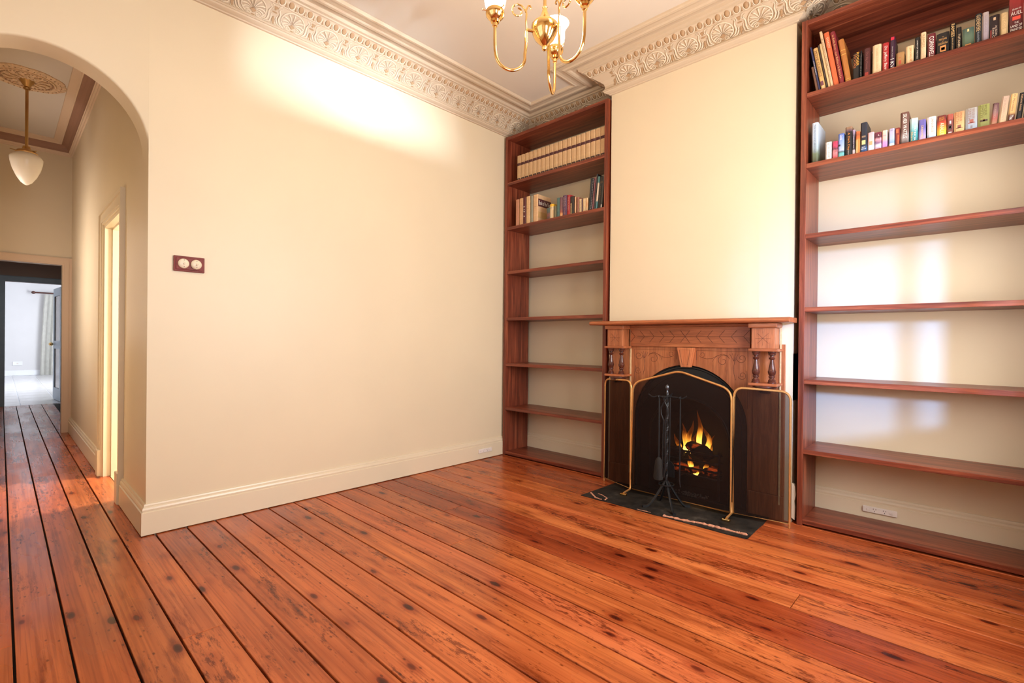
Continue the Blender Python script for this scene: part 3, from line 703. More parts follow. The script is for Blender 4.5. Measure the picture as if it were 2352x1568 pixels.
# back posts behind the balusters (side strips with pale edge)
for xa, xb in ((X0, 1.462), (2.378, X1)): B('pilaster', M_MANTV, sur, (xa+0.012, xb-0.004, FY-0.006, FY, 0.16, 1.112))
M_PALE = plain('pale_worn_edge', (0.62, 0.42, 0.22), 0.6, var=0.2, nscale=40)
for xa in (1.4585, 2.550): B('edge_strip', M_PALE, sur, (xa, xa+0.009, FY-0.011, FY, 0.10, 1.27))
for xa, xb in ((X0, 1.478), (2.366, X1)): B('plinth', M_MANTV, sur, (xa, xb, FY-0.010, FY, 0.0, 0.155), bevel=0.003)
# keystone
bm = bmesh.new(); ky0, ky1 = FY-0.045, FY
prism(bm, [(1.868, 1.110), (1.990, 1.110), (1.966, 0.966), (1.898, 0.966)], 'y', ky0, ky1); ks = finish('keystone', bm, wood('keystone_timber', (0.40, 0.11, 0.04), (0.52, 0.16, 0.06), (0.60, 0.22, 0.09), (22, 22, 1.5), 0.33, knots=False), sur, bevel=0.003)
def incise(pts, y, r=0.0014, parent=sur, closed=False):
    bm = bmesh.new(); tube(bm, [(x, y, z) for x, z in pts], r, 5, closed); return finish('carved_line', bm, M_LINE, parent)
incise([(1.889, 1.092), (1.969, 1.092), (1.951, 0.984), (1.911, 0.984)], ky0, 0.0013, ks, True)
# frieze: central line and chevrons
fy = FY-0.022; zm = 1.190
incise([(1.53, zm), (2.33, zm)], fy)
for k in range(1, 6):
    x = 1.92+0.082*k; incise([(x+0.038, zm+0.044), (x, zm), (x+0.038, zm-0.044)], fy, 0.0017)
    x = 1.92-0.082*k; incise([(x-0.038, zm+0.044), (x, zm), (x-0.038, zm-0.044)], fy, 0.0017)
incise([(1.885, zm+0.044), (1.955, zm-0.044)], fy, 0.0017); incise([(1.955, zm+0.044), (1.885, zm-0.044)], fy, 0.0017)
# star on corbel blocks
for x0 in (1.300, 2.396):
    c = (x0+0.081, 1.178); yy = FY-0.110
    for a in (0, 45, 90, 135):
        dx, dz = 0.046*math.cos(math.radians(a)), 0.046*math.sin(math.radians(a)); incise([(c[0]-dx, c[1]-dz), (c[0]+dx, c[1]+dz)], yy, 0.0009)
# scrolls on the spandrels
def pm(sx, l): return [(AC+sx*x, z) for x, z in l]
for sx in (-1, 1):
    incise(pm(sx, [(0.075, 1.088), (0.43, 1.088), (0.43, 0.70)]), FY, 0.0012)
    incise(pm(sx, [(0.075, 1.088), (0.075, 1.02)]), FY, 0.0012)
    incise(pm(sx, spiral((0.390, 1.042), 0.034, 0.006, 190, 1.3, 20)), FY)
    incise(pm(sx, [(0.360, 1.045), (0.345, 1.02), (0.336, 0.98), (0.340, 0.93), (0.352, 0.89)]), FY)
    for a in (60, 80, 100, 120): incise(pm(sx, [(0.338, 1.02), (0.338+0.055*math.cos(math.radians(a)), 1.02+0.055*math.sin(math.radians(a)))]), FY, 0.0011)
    incise(pm(sx, spiral((0.265, 1.020), 0.046, 0.008, 20, 1.25, 22)), FY)
    incise(pm(sx, [(0.300, 1.055), (0.262, 1.068), (0.225, 1.055), (0.190, 1.035), (0.150, 1.030), (0.112, 1.040)]), FY)
    incise(pm(sx, [(0.225, 1.055), (0.200, 1.030), (0.192, 1.012)]), FY, 0.0011)
    incise(pm(sx, spiral((0.118, 1.060), 0.022, 0.010, 200, 1.1, 16)), FY, 0.0012)
    incise(pm(sx, spiral((0.395, 0.925), 0.030, 0.006, 200, 1.4, 20)), FY)
    incise(pm(sx, [(0.418, 0.958), (0.424, 0.90), (0.420, 0.84)]), FY)

# ------------------------------------------------------------------ cast iron insert, grate, coals, flames
ins = thing('fireplace_insert', 'black cast iron arched fireplace insert inside the timber surround', 'fireplace', (AC, YCH, 0))
def arch_pts(r, zc, n=28): return [(AC-r, 0.001)]+[(AC-r*math.cos(PI*k/n), zc+r*math.sin(PI*k/n)) for k in range(n+1)]+[(AC+r, 0.001)]
bm = bmesh.new(); strip(bm, arch_pts(0.300, 0.425), arch_pts(0.430, 0.548), 'y', YCH+0.004, YCH+0.022); finish('arch_plate', bm, M_IRON, ins)
for r, z, rad in ((0.418, 0.545, 0.010), (0.385, 0.52, 0.005), (0.305, 0.428, 0.009)):
    bm = bmesh.new(); tube(bm, [(x, YCH+0.004, zz) for x, zz in arch_pts(r, z)], rad, 6); finish('arch_moulding', bm, M_IRON, ins, True)
bm = bmesh.new(); a1 = arch_pts(0.300, 0.425); a2 = [(AC+(x-AC)*0.72, z*0.86) for x, z in a1]
VA = [bm.verts.new((x, YCH+0.018, z)) for x, z in a1]; VB = [bm.verts.new((x, YCH+0.27, z)) for x, z in a2]
for k in range(len(VA)-1): bm.faces.new((VA[k], VA[k+1], VB[k+1], VB[k]))
bm.faces.new(VB); finish('firebox', bm, M_SOOT, ins)
B('hearth_floor', M_SOOT, ins, (AC-0.30, AC+0.30, YCH+0.0, YCH+0.25, 0.001, 0.012))
gr = thing('fire_grate', 'black iron fire grate with horizontal front bars holding the coals', 'grate', (AC, YCH, 0.10))
gy = YCH+0.035
for z, dy in ((0.160, 0.0), (0.215, -0.012), (0.275, -0.016), (0.335, -0.012)):
    bm = bmesh.new(); tube(bm, [(AC-0.235, gy+0.03, z), (AC-0.20, gy+dy, z), (AC+0.20, gy+dy, z), (AC+0.235, gy+0.03, z)], 0.0075, 8); finish('front_bar', bm, M_IRON, gr, True)
for x in (AC-0.218, AC+0.218):
    bm = bmesh.new(); tube(bm, [(x, gy+0.012, 0.012), (x, gy+0.012, 0.36)], 0.010, 8); finish('grate_post', bm, M_IRON, gr, True)
for k in range(7):
    x = AC-0.18+0.06*k; bm = bmesh.new(); tube(bm, [(x, gy+0.0, 0.150), (x, gy+0.16, 0.150)], 0.007, 6); finish('floor_bar', bm, M_IRON, gr)
M_EMBER = None
def ember_mat():
    m, nt, b = new_mat('glowing_ember')
    n = nd(nt, 'ShaderNodeTexNoise', Scale=16.0, Detail=4.0); lk(nt, objco(nt, (1, 1, 1)), n.inputs['Vector'])
    r = ramp(nt, [(0.50, (0, 0, 0)), (0.66, (0.9, 0.10, 0.01)), (0.80, (1, 0.35, 0.05))], n.outputs['Fac'])
    b.inputs['Base Color'].default_value = (0.02, 0.012, 0.01, 1); b.inputs['Roughness'].default_value = 0.9
    lk(nt, r.outputs[0], b.inputs['Emission Color']); b.inputs['Emission Strength'].default_value = 1.4
    return m
M_EMBER = ember_mat()
def lump(name, c, s, label, seed, mat=M_COAL):
    rnd = random.Random(seed); bm = bmesh.new(); bmesh.ops.create_icosphere(bm, subdivisions=2, radius=1.0)
    offs = [Vector((rnd.uniform(-1, 1), rnd.uniform(-1, 1), rnd.uniform(-1, 1))).normalized() for _ in range(7)]
    for v in bm.verts:
        d = v.co.normalized(); k = 1.0
        for o in offs: k = min(k, 0.72/max(0.05, d.dot(o)) if d.dot(o) > 0.72 else k)
        v.co = d*k*rnd.uniform(0.96, 1.04)
    bmesh.ops.scale(bm, vec=s, verts=bm.verts); bmesh.ops.translate(bm, verts=bm.verts, vec=c)
    return tag(finish(name, bm, mat, loc=(c[0], c[1], c[2])), label, 'coal', 'coals in the grate')
cyc = gy+0.075
for i, (c, s, lb, mt) in enumerate([((AC-0.125, cyc-0.005, 0.30), (0.085, 0.06, 0.055), 'dark lump of coal at the left of the fire', M_COAL), ((AC+0.085, cyc-0.015, 0.325), (0.095, 0.055, 0.065), 'largest dark lump of coal, at the right of the fire', M_COAL),
    ((AC+0.005, cyc+0.025, 0.355), (0.075, 0.055, 0.045), 'reddish lump of coal on top of the fire', M_EMBER), ((AC-0.11, cyc, 0.195), (0.09, 0.06, 0.04), 'low glowing lump of coal at the left of the grate', M_EMBER),
    ((AC+0.02, cyc, 0.19), (0.07, 0.06, 0.035), 'low glowing lump of coal in the middle of the grate', M_EMBER), ((AC+0.13, cyc, 0.20), (0.08, 0.06, 0.04), 'low glowing lump of coal at the right of the grate', M_EMBER)]):
    lump('coal_lump', c, s, lb, 20+i, mt)
def flame_mat():
    m = bpy.data.materials.new('flame'); m.use_nodes = True; nt = m.node_tree
    for n in list(nt.nodes): nt.nodes.remove(n)
    out = nt.nodes.new('ShaderNodeOutputMaterial'); e = nt.nodes.new('ShaderNodeEmission'); tr = nt.nodes.new('ShaderNodeBsdfTransparent'); mx = nt.nodes.new('ShaderNodeMixShader')
    tc = nt.nodes.new('ShaderNodeTexCoord'); sp = nt.nodes.new('ShaderNodeSeparateXYZ'); lk(nt, tc.outputs['Generated'], sp.inputs[0])
    no = nd(nt, 'ShaderNodeTexNoise', Scale=9.0, Detail=3.0, Distortion=0.8); mp = nt.nodes.new('ShaderNodeMapping'); mp.inputs['Scale'].default_value = (3, 1, 0.8); lk(nt, tc.outputs['Object'], mp.inputs[0]); lk(nt, mp.outputs[0], no.inputs['Vector'])
    ad = nd(nt, 'ShaderNodeMath', operation='MULTIPLY_ADD'); lk(nt, no.outputs['Fac'], ad.inputs[0]); ad.inputs[1].default_value = 0.7; lk(nt, sp.outputs['Z'], ad.inputs[2])
    r = ramp(nt, [(0.30, (1.0, 0.62, 0.16)), (0.62, (1.0, 0.48, 0.05)), (0.95, (0.95, 0.20, 0.01)), (1.25 if False else 1.0, (0.8, 0.12, 0.0))], ad.outputs[0]); lk(nt, r.outputs[0], e.inputs[0])
    st = ramp(nt, [(0.35, (1, 1, 1)), (1.0, (0.12, 0.12, 0.12))], ad.outputs[0])
    mu = nd(nt, 'ShaderNodeMath', operation='MULTIPLY'); lk(nt, st.outputs[0], mu.inputs[0]); mu.inputs[1].default_value = 15.0; lk(nt, mu.outputs[0], e.inputs[1])
    al = ramp(nt, [(0.45, (0.75, 0.75, 0.75)), (1.15 if False else 1.0, (0.1, 0.1, 0.1))], ad.outputs[0])
    lk(nt, al.outputs[0], mx.inputs[0]); lk(nt, tr.outputs[0], mx.inputs[1]); lk(nt, e.outputs[0], mx.inputs[2]); lk(nt, mx.outputs[0], out.inputs[0])
    return m
M_FLAME = flame_mat()
fl = thing('fire_flames', 'orange and yellow flames rising from the coals in the grate', 'flames', (AC, cyc, 0.2))
for i, (x, dy, z0, h, wd, bend) in enumerate([(-0.085, 0.03, 0.30, 0.22, 0.055, 0.02), (-0.030, 0.04, 0.30, 0.25, 0.050, -0.02), (0.030, 0.03, 0.32, 0.31, 0.045, 0.01), (0.075, 0.04, 0.31, 0.22, 0.045, 0.03), (0.130, 0.03, 0.29, 0.17, 0.040, -0.02),
        (-0.150, 0.03, 0.28, 0.15, 0.045, 0.025), (0.0, 0.045, 0.28, 0.18, 0.09, 0.0), (-0.01, -0.035, 0.20, 0.095, 0.045, 0.012), (0.05, -0.035, 0.165, 0.07, 0.05, -0.02), (0.105, -0.03, 0.205, 0.075, 0.035, 0.01)]):
    bm = bmesh.new(); pts = []; rr = []
    for k in range(11):
        t = k/10; pts.append((AC+x+bend*math.sin(t*PI*1.3)+0.006*math.sin(t*9+i), cyc+dy+0.004*math.sin(t*7+i), z0+h*t)); rr.append(max(0.0012, wd*0.55*(math.sin(PI*min(1, (t*0.78+0.22))**1.15))*(1-t*0.35)))
    tube(bm, pts, rr, 9)
    for v in bm.verts: v.co.y = cyc+dy+(v.co.y-cyc-dy)*0.35
    finish('flame', bm, M_FLAME, fl, True)
# ash below the grate
bm = bmesh.new(); rnd = random.Random(5)
for k in range(90):
    q = bmesh.ops.create_icosphere(bm, subdivisions=1, radius=rnd.uniform(0.003, 0.008)); bmesh.ops.translate(bm, verts=q['verts'], vec=(AC+rnd.gauss(0.03, 0.07), YCH+rnd.uniform(0.0, 0.09), 0.014))
o = finish('fire_ash', bm, plain('grey_ash', (0.16, 0.14, 0.12), 0.9), loc=(AC, YCH, 0.014)); o['kind'] = 'stuff'; tag(o, 'grey ash scattered below the fire grate', 'ash')

# ------------------------------------------------------------------ hearth slab
def slate_mat():
    m, nt, b = new_mat('worn_slate')
    n = nd(nt, 'ShaderNodeTexNoise', Scale=6.0, Detail=9.0, Roughness=0.7); lk(nt, objco(nt, (1, 1, 1)), n.inputs['Vector'])
    r = ramp(nt, [(0.38, (0.008, 0.007, 0.006)), (0.58, (0.028, 0.023, 0.019)), (0.78, (0.11, 0.09, 0.07))], n.outputs['Fac']); lk(nt, r.outputs[0], b.inputs['Base Color'])
    b.inputs['Roughness'].default_value = 0.6; b.inputs['Specular IOR Level'].default_value = 0.2; bump(nt, b, n.outputs['Fac'], 0.5, 0.008); return m
hearth = thing('hearth_slab', 'dark worn slate hearth with a pink mortar crack, before the fireplace', 'hearth', (1.93, 2.6, 0))
rnd = random.Random(3)
def jag(a, b, n, amp): return [(a[0]+(b[0]-a[0])*k/n+rnd.uniform(-amp, amp), a[1]+(b[1]-a[1])*k/n+rnd.uniform(-amp, amp)) for k in range(n)]
poly = jag((1.352, 2.405), (2.512, 2.432), 14, 0.004)+jag((2.512, 2.432), (2.50, 2.93), 6, 0.004)+jag((2.50, 2.93), (1.362, 2.93), 3, 0.0)+jag((1.362, 2.93), (1.352, 2.405), 6, 0.004)
bm = bmesh.new(); prism(bm, poly, 'z', -0.01, 0.005); finish('slab', bm, slate_mat(), hearth)
M_MORT = plain('pink_mortar', (0.50, 0.22, 0.13), 0.9, var=0.25, nscale=50, bmp=0.5)
def mortar(pl, wd):
    bm = bmesh.new(); pts = [(x+rnd.uniform(-0.003, 0.003), y+rnd.uniform(-0.003, 0.003), 0.004) for x, y in pl]
    tube(bm, pts, [wd*rnd.uniform(0.5, 1.1) for _ in pts], 6)
    for v in bm.verts: v.co.z = 0.0045+(v.co.z-0.004)*0.6
    return finish('mortar_line', bm, M_MORT, hearth)
def lerp_pl(*ps, n=10):
    o = []
    for a, b in zip(ps, ps[1:]): o += [(a[0]+(b[0]-a[0])*k/n, a[1]+(b[1]-a[1])*k/n) for k in range(n)]
    return o+[ps[-1]]
mortar(lerp_pl((1.99, 2.437), (2.12, 2.452), (2.22, 2.478), (2.33, 2.485), (2.44, 2.488), (2.495, 2.494)), 0.017)
mortar(lerp_pl((1.375, 2.500), (1.42, 2.465), (1.46, 2.432), (1.52, 2.425), n=6), 0.010)
mortar(lerp_pl((1.42, 2.525), (1.47, 2.515), (1.53, 2.478), (1.54, 2.43), n=5), 0.006)
mortar(lerp_pl((1.80, 2.428), (1.90, 2.432), n=6), 0.005)

# ------------------------------------------------------------------ fire screen
def mesh_mat():
    m = bpy.data.materials.new('screen_mesh'); m.use_nodes = True; nt = m.node_tree
    for n in list(nt.nodes): nt.nodes.remove(n)
    out = nt.nodes.new('ShaderNodeOutputMaterial'); d = nd(nt, 'ShaderNodeBsdfDiffuse'); d.inputs[0].default_value = (0.018, 0.010, 0.008, 1)
    tr = nt.nodes.new('ShaderNodeBsdfTransparent'); mx = nt.nodes.new('ShaderNodeMixShader'); mx.inputs[0].default_value = 0.76
    lk(nt, tr.outputs[0], mx.inputs[1]); lk(nt, d.outputs[0], mx.inputs[2]); lk(nt, mx.outputs[0], out.inputs[0]); return m
M_MESH = mesh_mat()
screen = thing('fire_screen', 'three panel brass framed mesh fire screen standing before the fireplace', 'fire screen', (1.95, 2.74, 0))
PA, PB, PC, PD = Vector((1.262, 2.854, 0)), Vector((1.577, 2.731, 0)), Vector((2.318, 2.742, 0)), Vector((2.642, 2.800, 0))
def round_poly(pts, rad):
    o = []; n = len(pts)
    for i in range(n):
        p, a, b = Vector(pts[i]), Vector(pts[i-1]), Vector(pts[(i+1) % n]); r = rad[i]
        if r <= 0: o.append(p); continue
        d1, d2 = (a-p).normalized(), (b-p).normalized(); p1, p2 = p+d1*r, p+d2*r
        for k in range(7):
            t = k/6; o.append((1-t)**2*p1+2*t*(1-t)*p+t*t*p2)
    return o
def panel(A, Bv, pts, rad, shrink=0.006):
    L = (Bv-A).length; ex = (Bv-A).normalized()
    pl = round_poly([(x*L, z) for x, z in pts], rad)
    P3 = [A+ex*p.x+Vector((0, 0, p.y)) for p in pl]
    bm = bmesh.new(); tube(bm, P3, 0.0078, 8, True); fr_ = finish('frame', bm, M_BRASSF, screen, True)
    bm = bmesh.new(); bm.faces.new([bm.verts.new(p) for p in P3]); finish('mesh_sheet', bm, M_MESH, screen)
panel(PA, PB, [(0.0, 0.03), (0.985, 0.03), (0.985, 0.852), (0.0, 0.842)], [0, 0, 0.06, 0.06])
panel(PB, PC, [(0.012, 0.03), (0.988, 0.03), (0.988, 0.838), (0.5, 0.944), (0.012, 0.838)], [0, 0, 0.075, 0.05, 0.075])
panel(PC, PD, [(0.02, 0.03), (1.0, 0.03), (1.0, 0.846), (0.02, 0.856)], [0, 0, 0.06, 0.06])
for p, dy in ((PB, -0.11), (PC, -0.11)):
    bm = bmesh.new(); tube(bm, [p+Vector((0, 0, 0.10)), p+Vector((0, 0, 0.045)), p+Vector((0, -0.012, 0.030)), p+Vector((0.004, dy+0.02, 0.026)), p+Vector((0.004, dy, 0.020))], 0.0075, 8); finish('foot_bar', bm, M_BRASSF, screen, True)
    q = p+Vector((0.004, dy, 0)); B('foot', M_BRASS, screen, (q.x-0.024, q.x+0.024, q.y-0.012, q.y+0.012, 0.0055, 0.021), bevel=0.004)
for p in (PA, PD):
    bm = bmesh.new(); tube(bm, [p+Vector((0, 0, 0.04)), p+Vector((0, 0, 0.002))], 0.007, 8); finish('foot', bm, M_BRASSF, screen, True)

# ------------------------------------------------------------------ fire tools on a stand
SX, SY = 1.925, 2.607
M_TOOL = plain('black_wrought_iron', (0.008, 0.008, 0.009), 0.45, 0.0, 0.35, 0.3, 30)
stand = thing('fire_tool_stand', 'black wrought iron fire tool stand with four splayed feet', 'fire tool stand', (SX, SY, 0.005))
bm = bmesh.new(); tube(bm, [(SX, SY, 0.14+0.66*k/40) for k in range(41)], 0.0095, 4, twist=0.32); finish('twisted_pole', bm, M_TOOL, stand)
for ang in (45, 135, 225, 315):
    a = math.radians(ang); ca, sa = math.cos(a), math.sin(a); bm = bmesh.new()
    tube(bm, [(SX+ca*r, SY+sa*r, z) for r, z in ((0.008, 0.185), (0.03, 0.150), (0.07, 0.085), (0.11, 0.030), (0.135, 0.012), (0.165, 0.011))], [0.008, 0.0085, 0.0085, 0.0085, 0.010, 0.012], 6); finish('leg', bm, M_TOOL, stand, True)
bm = bmesh.new(); tube(bm, [(SX+0.05*math.cos(2*PI*k/20), SY+0.05*math.sin(2*PI*k/20), 0.165) for k in range(20)], 0.005, 6, True); finish('ring', bm, M_TOOL, stand, True)
for ang in (12, 102):
    a = math.radians(ang); ca, sa = math.cos(a), math.sin(a); bm = bmesh.new()
    tube(bm, [(SX+ca*r, SY+sa*r, z) for r, z in ((-0.130, 0.782), (-0.108, 0.766), (-0.09, 0.763), (-0.07, 0.770), (0, 0.772), (0.07, 0.770), (0.09, 0.763), (0.108, 0.766), (0.130, 0.782))], 0.0045, 6); finish('hook_bar', bm, M_TOOL, stand, True)
bm = bmesh.new(); lathe(bm, [(0.006, 0.0), (0.008, 0.02), (0.006, 0.028), (0.012, 0.04), (0.014, 0.052), (0.010, 0.064), (0.003, 0.070)], (SX, SY, 0.785), 12); finish('finial', bm, plain('steel_finial', (0.10, 0.11, 0.13), 0.25, 0.8), stand, True)
def hook_pos(ang, r): return SX+r*math.cos(math.radians(ang)), SY+r*math.sin(math.radians(ang))
px, py = hook_pos(12, 0.088)
pk = thing('poker', 'thin black poker hanging at the right of the tool stand', 'poker', (px, py, 0.16), 'fire tools')
bm = bmesh.new(); tube(bm, [(px, py, 0.757), (px, py, 0.62), (px, py, 0.20), (px+0.008, py-0.004, 0.16)], [0.004, 0.0055, 0.0045, 0.003], 6); finish('shaft', bm, M_TOOL, pk, True)
bm = bmesh.new(); tube(bm, [(px, py-0.010*math.cos(2*PI*k/10), 0.767-0.010*math.sin(2*PI*k/10)) for k in range(10)], 0.003, 5, True); finish('hanging_loop', bm, M_TOOL, pk, True)
px, py = hook_pos(102, 0.075)
sh = thing('fire_shovel', 'black hearth shovel hanging behind the twisted pole of the stand', 'shovel', (px, py, 0.16), 'fire tools')
bm = bmesh.new(); tube(bm, [(px, py, 0.757), (px, py, 0.30)], 0.006, 6); finish('shaft', bm, M_TOOL, sh, True)
bm = bmesh.new(); prism(bm, [(px-0.038, 0.20), (px+0.038, 0.20), (px+0.038, 0.28), (px+0.012, 0.31), (px-0.012, 0.31), (px-0.038, 0.28)], 'y', py-0.004, py+0.004); finish('blade', bm, M_TOOL, sh)
bm = bmesh.new(); tube(bm, [(px, py-0.010*math.cos(2*PI*k/10), 0.767-0.010*math.sin(2*PI*k/10)) for k in range(10)], 0.003, 5, True); finish('hanging_loop', bm, M_TOOL, sh, True)
px, py = hook_pos(282, 0.075)
tg = thing('fire_tongs', 'black fire tongs with a pointed loop handle, at front of the tool stand', 'tongs', (px, py, 0.2), 'fire tools')
for s in (-1, 1):
    bm = bmesh.new(); tube(bm, [(px, py, 0.745), (px+s*0.024, py, 0.70), (px+s*0.024, py, 0.66), (px+s*0.004, py, 0.615), (px+s*0.007, py, 0.50), (px+s*0.010, py, 0.30), (px+s*0.003, py, 0.23)], 0.005, 6); finish('arm', bm, M_TOOL, tg, True)
bm = bmesh.new(); tube(bm, [(px, py-0.010*math.cos(2*PI*k/10), 0.757-0.010*math.sin(2*PI*k/10)) for k in range(10)], 0.003, 5, True); finish('hanging_loop', bm, M_TOOL, tg, True)
px, py = hook_pos(192, 0.055)
br = thing('hearth_brush', 'black hearth brush hanging close at the left of the tool stand', 'brush', (px, py, 0.18), 'fire tools')
bm = bmesh.new(); tube(bm, [(px, py, 0.757), (px, py, 0.34)], 0.006, 6); finish('shaft', bm, M_TOOL, br, True)
bm = bmesh.new(); lathe(bm, [(0.008, 0.0), (0.022, -0.02), (0.026, -0.05), (0.034, -0.14), (0.030, -0.155)], (px, py, 0.345), 12); finish('bristles', bm, plain('black_bristle', (0.015, 0.012, 0.01), 0.95), br, True)
bm = bmesh.new(); tube(bm, [(px, py-0.010*math.cos(2*PI*k/10), 0.767-0.010*math.sin(2*PI*k/10)) for k in range(10)], 0.003, 5, True); finish('hanging_loop', bm, M_TOOL, br, True)

# ------------------------------------------------------------------ chandelier
HX, HY = 1.95, 1.226
ch = thing('chandelier', 'polished brass three arm chandelier with lit glass shades', 'chandelier', (HX, HY, ZC))
bm = bmesh.new(); lathe(bm, [(0.004, 2.553), (0.010, 2.556), (0.014, 2.566), (0.010, 2.574), (0.022, 2.584), (0.045, 2.606), (0.060, 2.636), (0.066, 2.662), (0.064, 2.676), (0.050, 2.690), (0.034, 2.703), (0.022, 2.722), (0.014, 2.742), (0.011, 2.756), (0.013, 2.760), (0.011, 2.766)], (HX, HY, 0), 28); finish('body', bm, M_BRASS, ch, True)
bm = bmesh.new(); tube(bm, [(HX, HY, 2.76), (HX, HY, ZC-0.04)], 0.008, 10); finish('rod', bm, M_BRASS, ch, True)
bm = bmesh.new(); lathe(bm, [(0.01, -0.07), (0.03, -0.06), (0.06, -0.02), (0.065, 0.0)], (HX, HY, ZC), 20); finish('ceiling_cup', bm, M_BRASS, ch, True)
m_glow = bpy.data.materials.new('lit_glass_shade'); m_glow.use_nodes = True; nt = m_glow.node_tree
nt.nodes.remove(nt.nodes['Principled BSDF']); e_ = nd(nt, 'ShaderNodeEmission'); e_.inputs[0].default_value = (1.0, 0.86, 0.62, 1); e_.inputs[1].default_value = 14.0
t_ = nt.nodes.new('ShaderNodeBsdfTransparent'); x_ = nt.nodes.new('ShaderNodeMixShader'); x_.inputs[0].default_value = 0.35
lk(nt, t_.outputs[0], x_.inputs[1]); lk(nt, e_.outputs[0], x_.inputs[2]); lk(nt, x_.outputs[0], nt.nodes['Material Output'].inputs[0])
RC = 0.245
for k in range(3):
    a = math.radians(117+120*k); ca, sa = math.cos(a), math.sin(a)
    def rp(r, z): return (HX+ca*r, HY+sa*r, z)
    bm = bmesh.new()
    pl = [(0.058, 2.640), (0.085, 2.640), (0.092, 2.628), (0.092, 2.570), (0.098, 2.520)]+[(0.168+0.072*math.cos(math.radians(t)), 2.508+0.072*math.sin(math.radians(t))) for t in range(190, 345, 14)]+[(0.243, 2.520), (RC, 2.570), (RC, 2.640)]
    tube(bm, [rp(r, z) for r, z in pl], 0.0075, 10); arm = finish('arm', bm, M_BRASS, ch, True)
    # scroll rising from the arm
    bm = bmesh.new(); sc_ = [(0.090, 2.640), (0.094, 2.680), (0.090, 2.715), (0.100, 2.735)]+[(0.134+ (0.036-0.022*j/14)*math.cos(math.radians(150-j*30)), 2.722+(0.036-0.022*j/14)*math.sin(math.radians(150-j*30))) for j in range(15)]
    tube(bm, [rp(r, z) for r, z in sc_], 0.0042, 8); finish('scroll', bm, M_BRASS, arm, True)
    bm = bmesh.new(); sc_ = [(0.093, 2.690), (0.092, 2.735), (0.083, 2.757), (0.073, 2.757), (0.069, 2.748), (0.074, 2.742)]
    tube(bm, [rp(r, z) for r, z in sc_], 0.0038, 8); finish('scroll', bm, M_BRASS, arm, True)
    x, y, _ = rp(RC, 0)
    bm = bmesh.new(); lathe(bm, [(0.008, 2.628), (0.012, 2.632), (0.012, 2.646), (0.020, 2.650), (0.022, 2.660), (0.030, 2.666), (0.042, 2.680), (0.045, 2.694), (0.042, 2.706), (0.038, 2.704)], (x, y, 0), 24); cup = finish('cup', bm, M_BRASS, ch, True)
    for j in range(3):
        b_ = a+j*2*PI/3; bm = bmesh.new(); tube(bm, [(x+0.040*math.cos(b_), y+0.040*math.sin(b_), 2.700), (x+0.058*math.cos(b_), y+0.058*math.sin(b_), 2.702), (x+0.062*math.cos(b_), y+0.062*math.sin(b_), 2.702)], [0.0025, 0.0025, 0.005], 6); finish('thumb_screw', bm, M_BRASS, cup)
    bm = bmesh.new(); lathe(bm, [(0.034, 2.698), (0.040, 2.712), (0.048, 2.735), (0.052, 2.760), (0.050, 2.790), (0.060, 2.820), (0.074, 2.835)], (x, y, 0), 20, cap=False); finish('glass_shade', bm, m_glow, ch, True)
    d = bpy.data.lights.new('bulb_light', 'POINT'); d.energy = 10; d.color = (1.0, 0.70, 0.38); d.shadow_soft_size = 0.03
    o = bpy.data.objects.new('bulb_light', d); COL.objects.link(o); o.parent = ch; o.location = Vector((x, y, 2.775))-Vector((HX, HY, ZC))

# ------------------------------------------------------------------ switch and sockets
sw = thing('light_switch', 'red timber block with two round cream dolly switches beside the arch', 'light switch', (0.0, 0.204, 1.55))
bm = bmesh.new(); box(bm, 0.0, 0.016, 0.124, 0.284, 1.546, 1.638); box(bm, 0.016, 0.022, 0.134, 0.274, 1.556, 1.628); finish('block', bm, M_SWWOOD, sw, bevel=0.003)
for y in (0.171, 0.237):
    bm = bmesh.new(); lathe(bm, [(0.029, 0.0), (0.0295, 0.006), (0.027, 0.013), (0.021, 0.019), (0.010, 0.022), (0.001, 0.0225)], (0, 0, 0), 24)
    bmesh.ops.rotate(bm, verts=bm.verts, cent=(0, 0, 0), matrix=Matrix.Rotation(PI/2, 3, 'Y')); bmesh.ops.translate(bm, verts=bm.verts, vec=(0.022, y, 1.592)); dm = finish('switch_dome', bm, M_CERAM, sw, True)
    bm = bmesh.new(); tube(bm, [(0.040, y, 1.592), (0.054, y, 1.588), (0.058, y, 1.587)], [0.005, 0.0055, 0.004], 8); finish('dolly', bm, M_CERAM, dm, True)
    bm = bmesh.new(); tube(bm, [(0.043, y+0.0085*math.cos(2*PI*k/12), 1.592+0.0085*math.sin(2*PI*k/12)) for k in range(12)], 0.0014, 5, True); finish('collar', bm, M_OLDB, dm, True)
    for dz in (0.019, -0.019):
        bm = bmesh.new(); bmesh.ops.create_icosphere(bm, subdivisions=1, radius=0.0028); bmesh.ops.translate(bm, verts=bm.verts, vec=(0.0405, y, 1.592+dz)); finish('screw', bm, M_SLOT, dm)
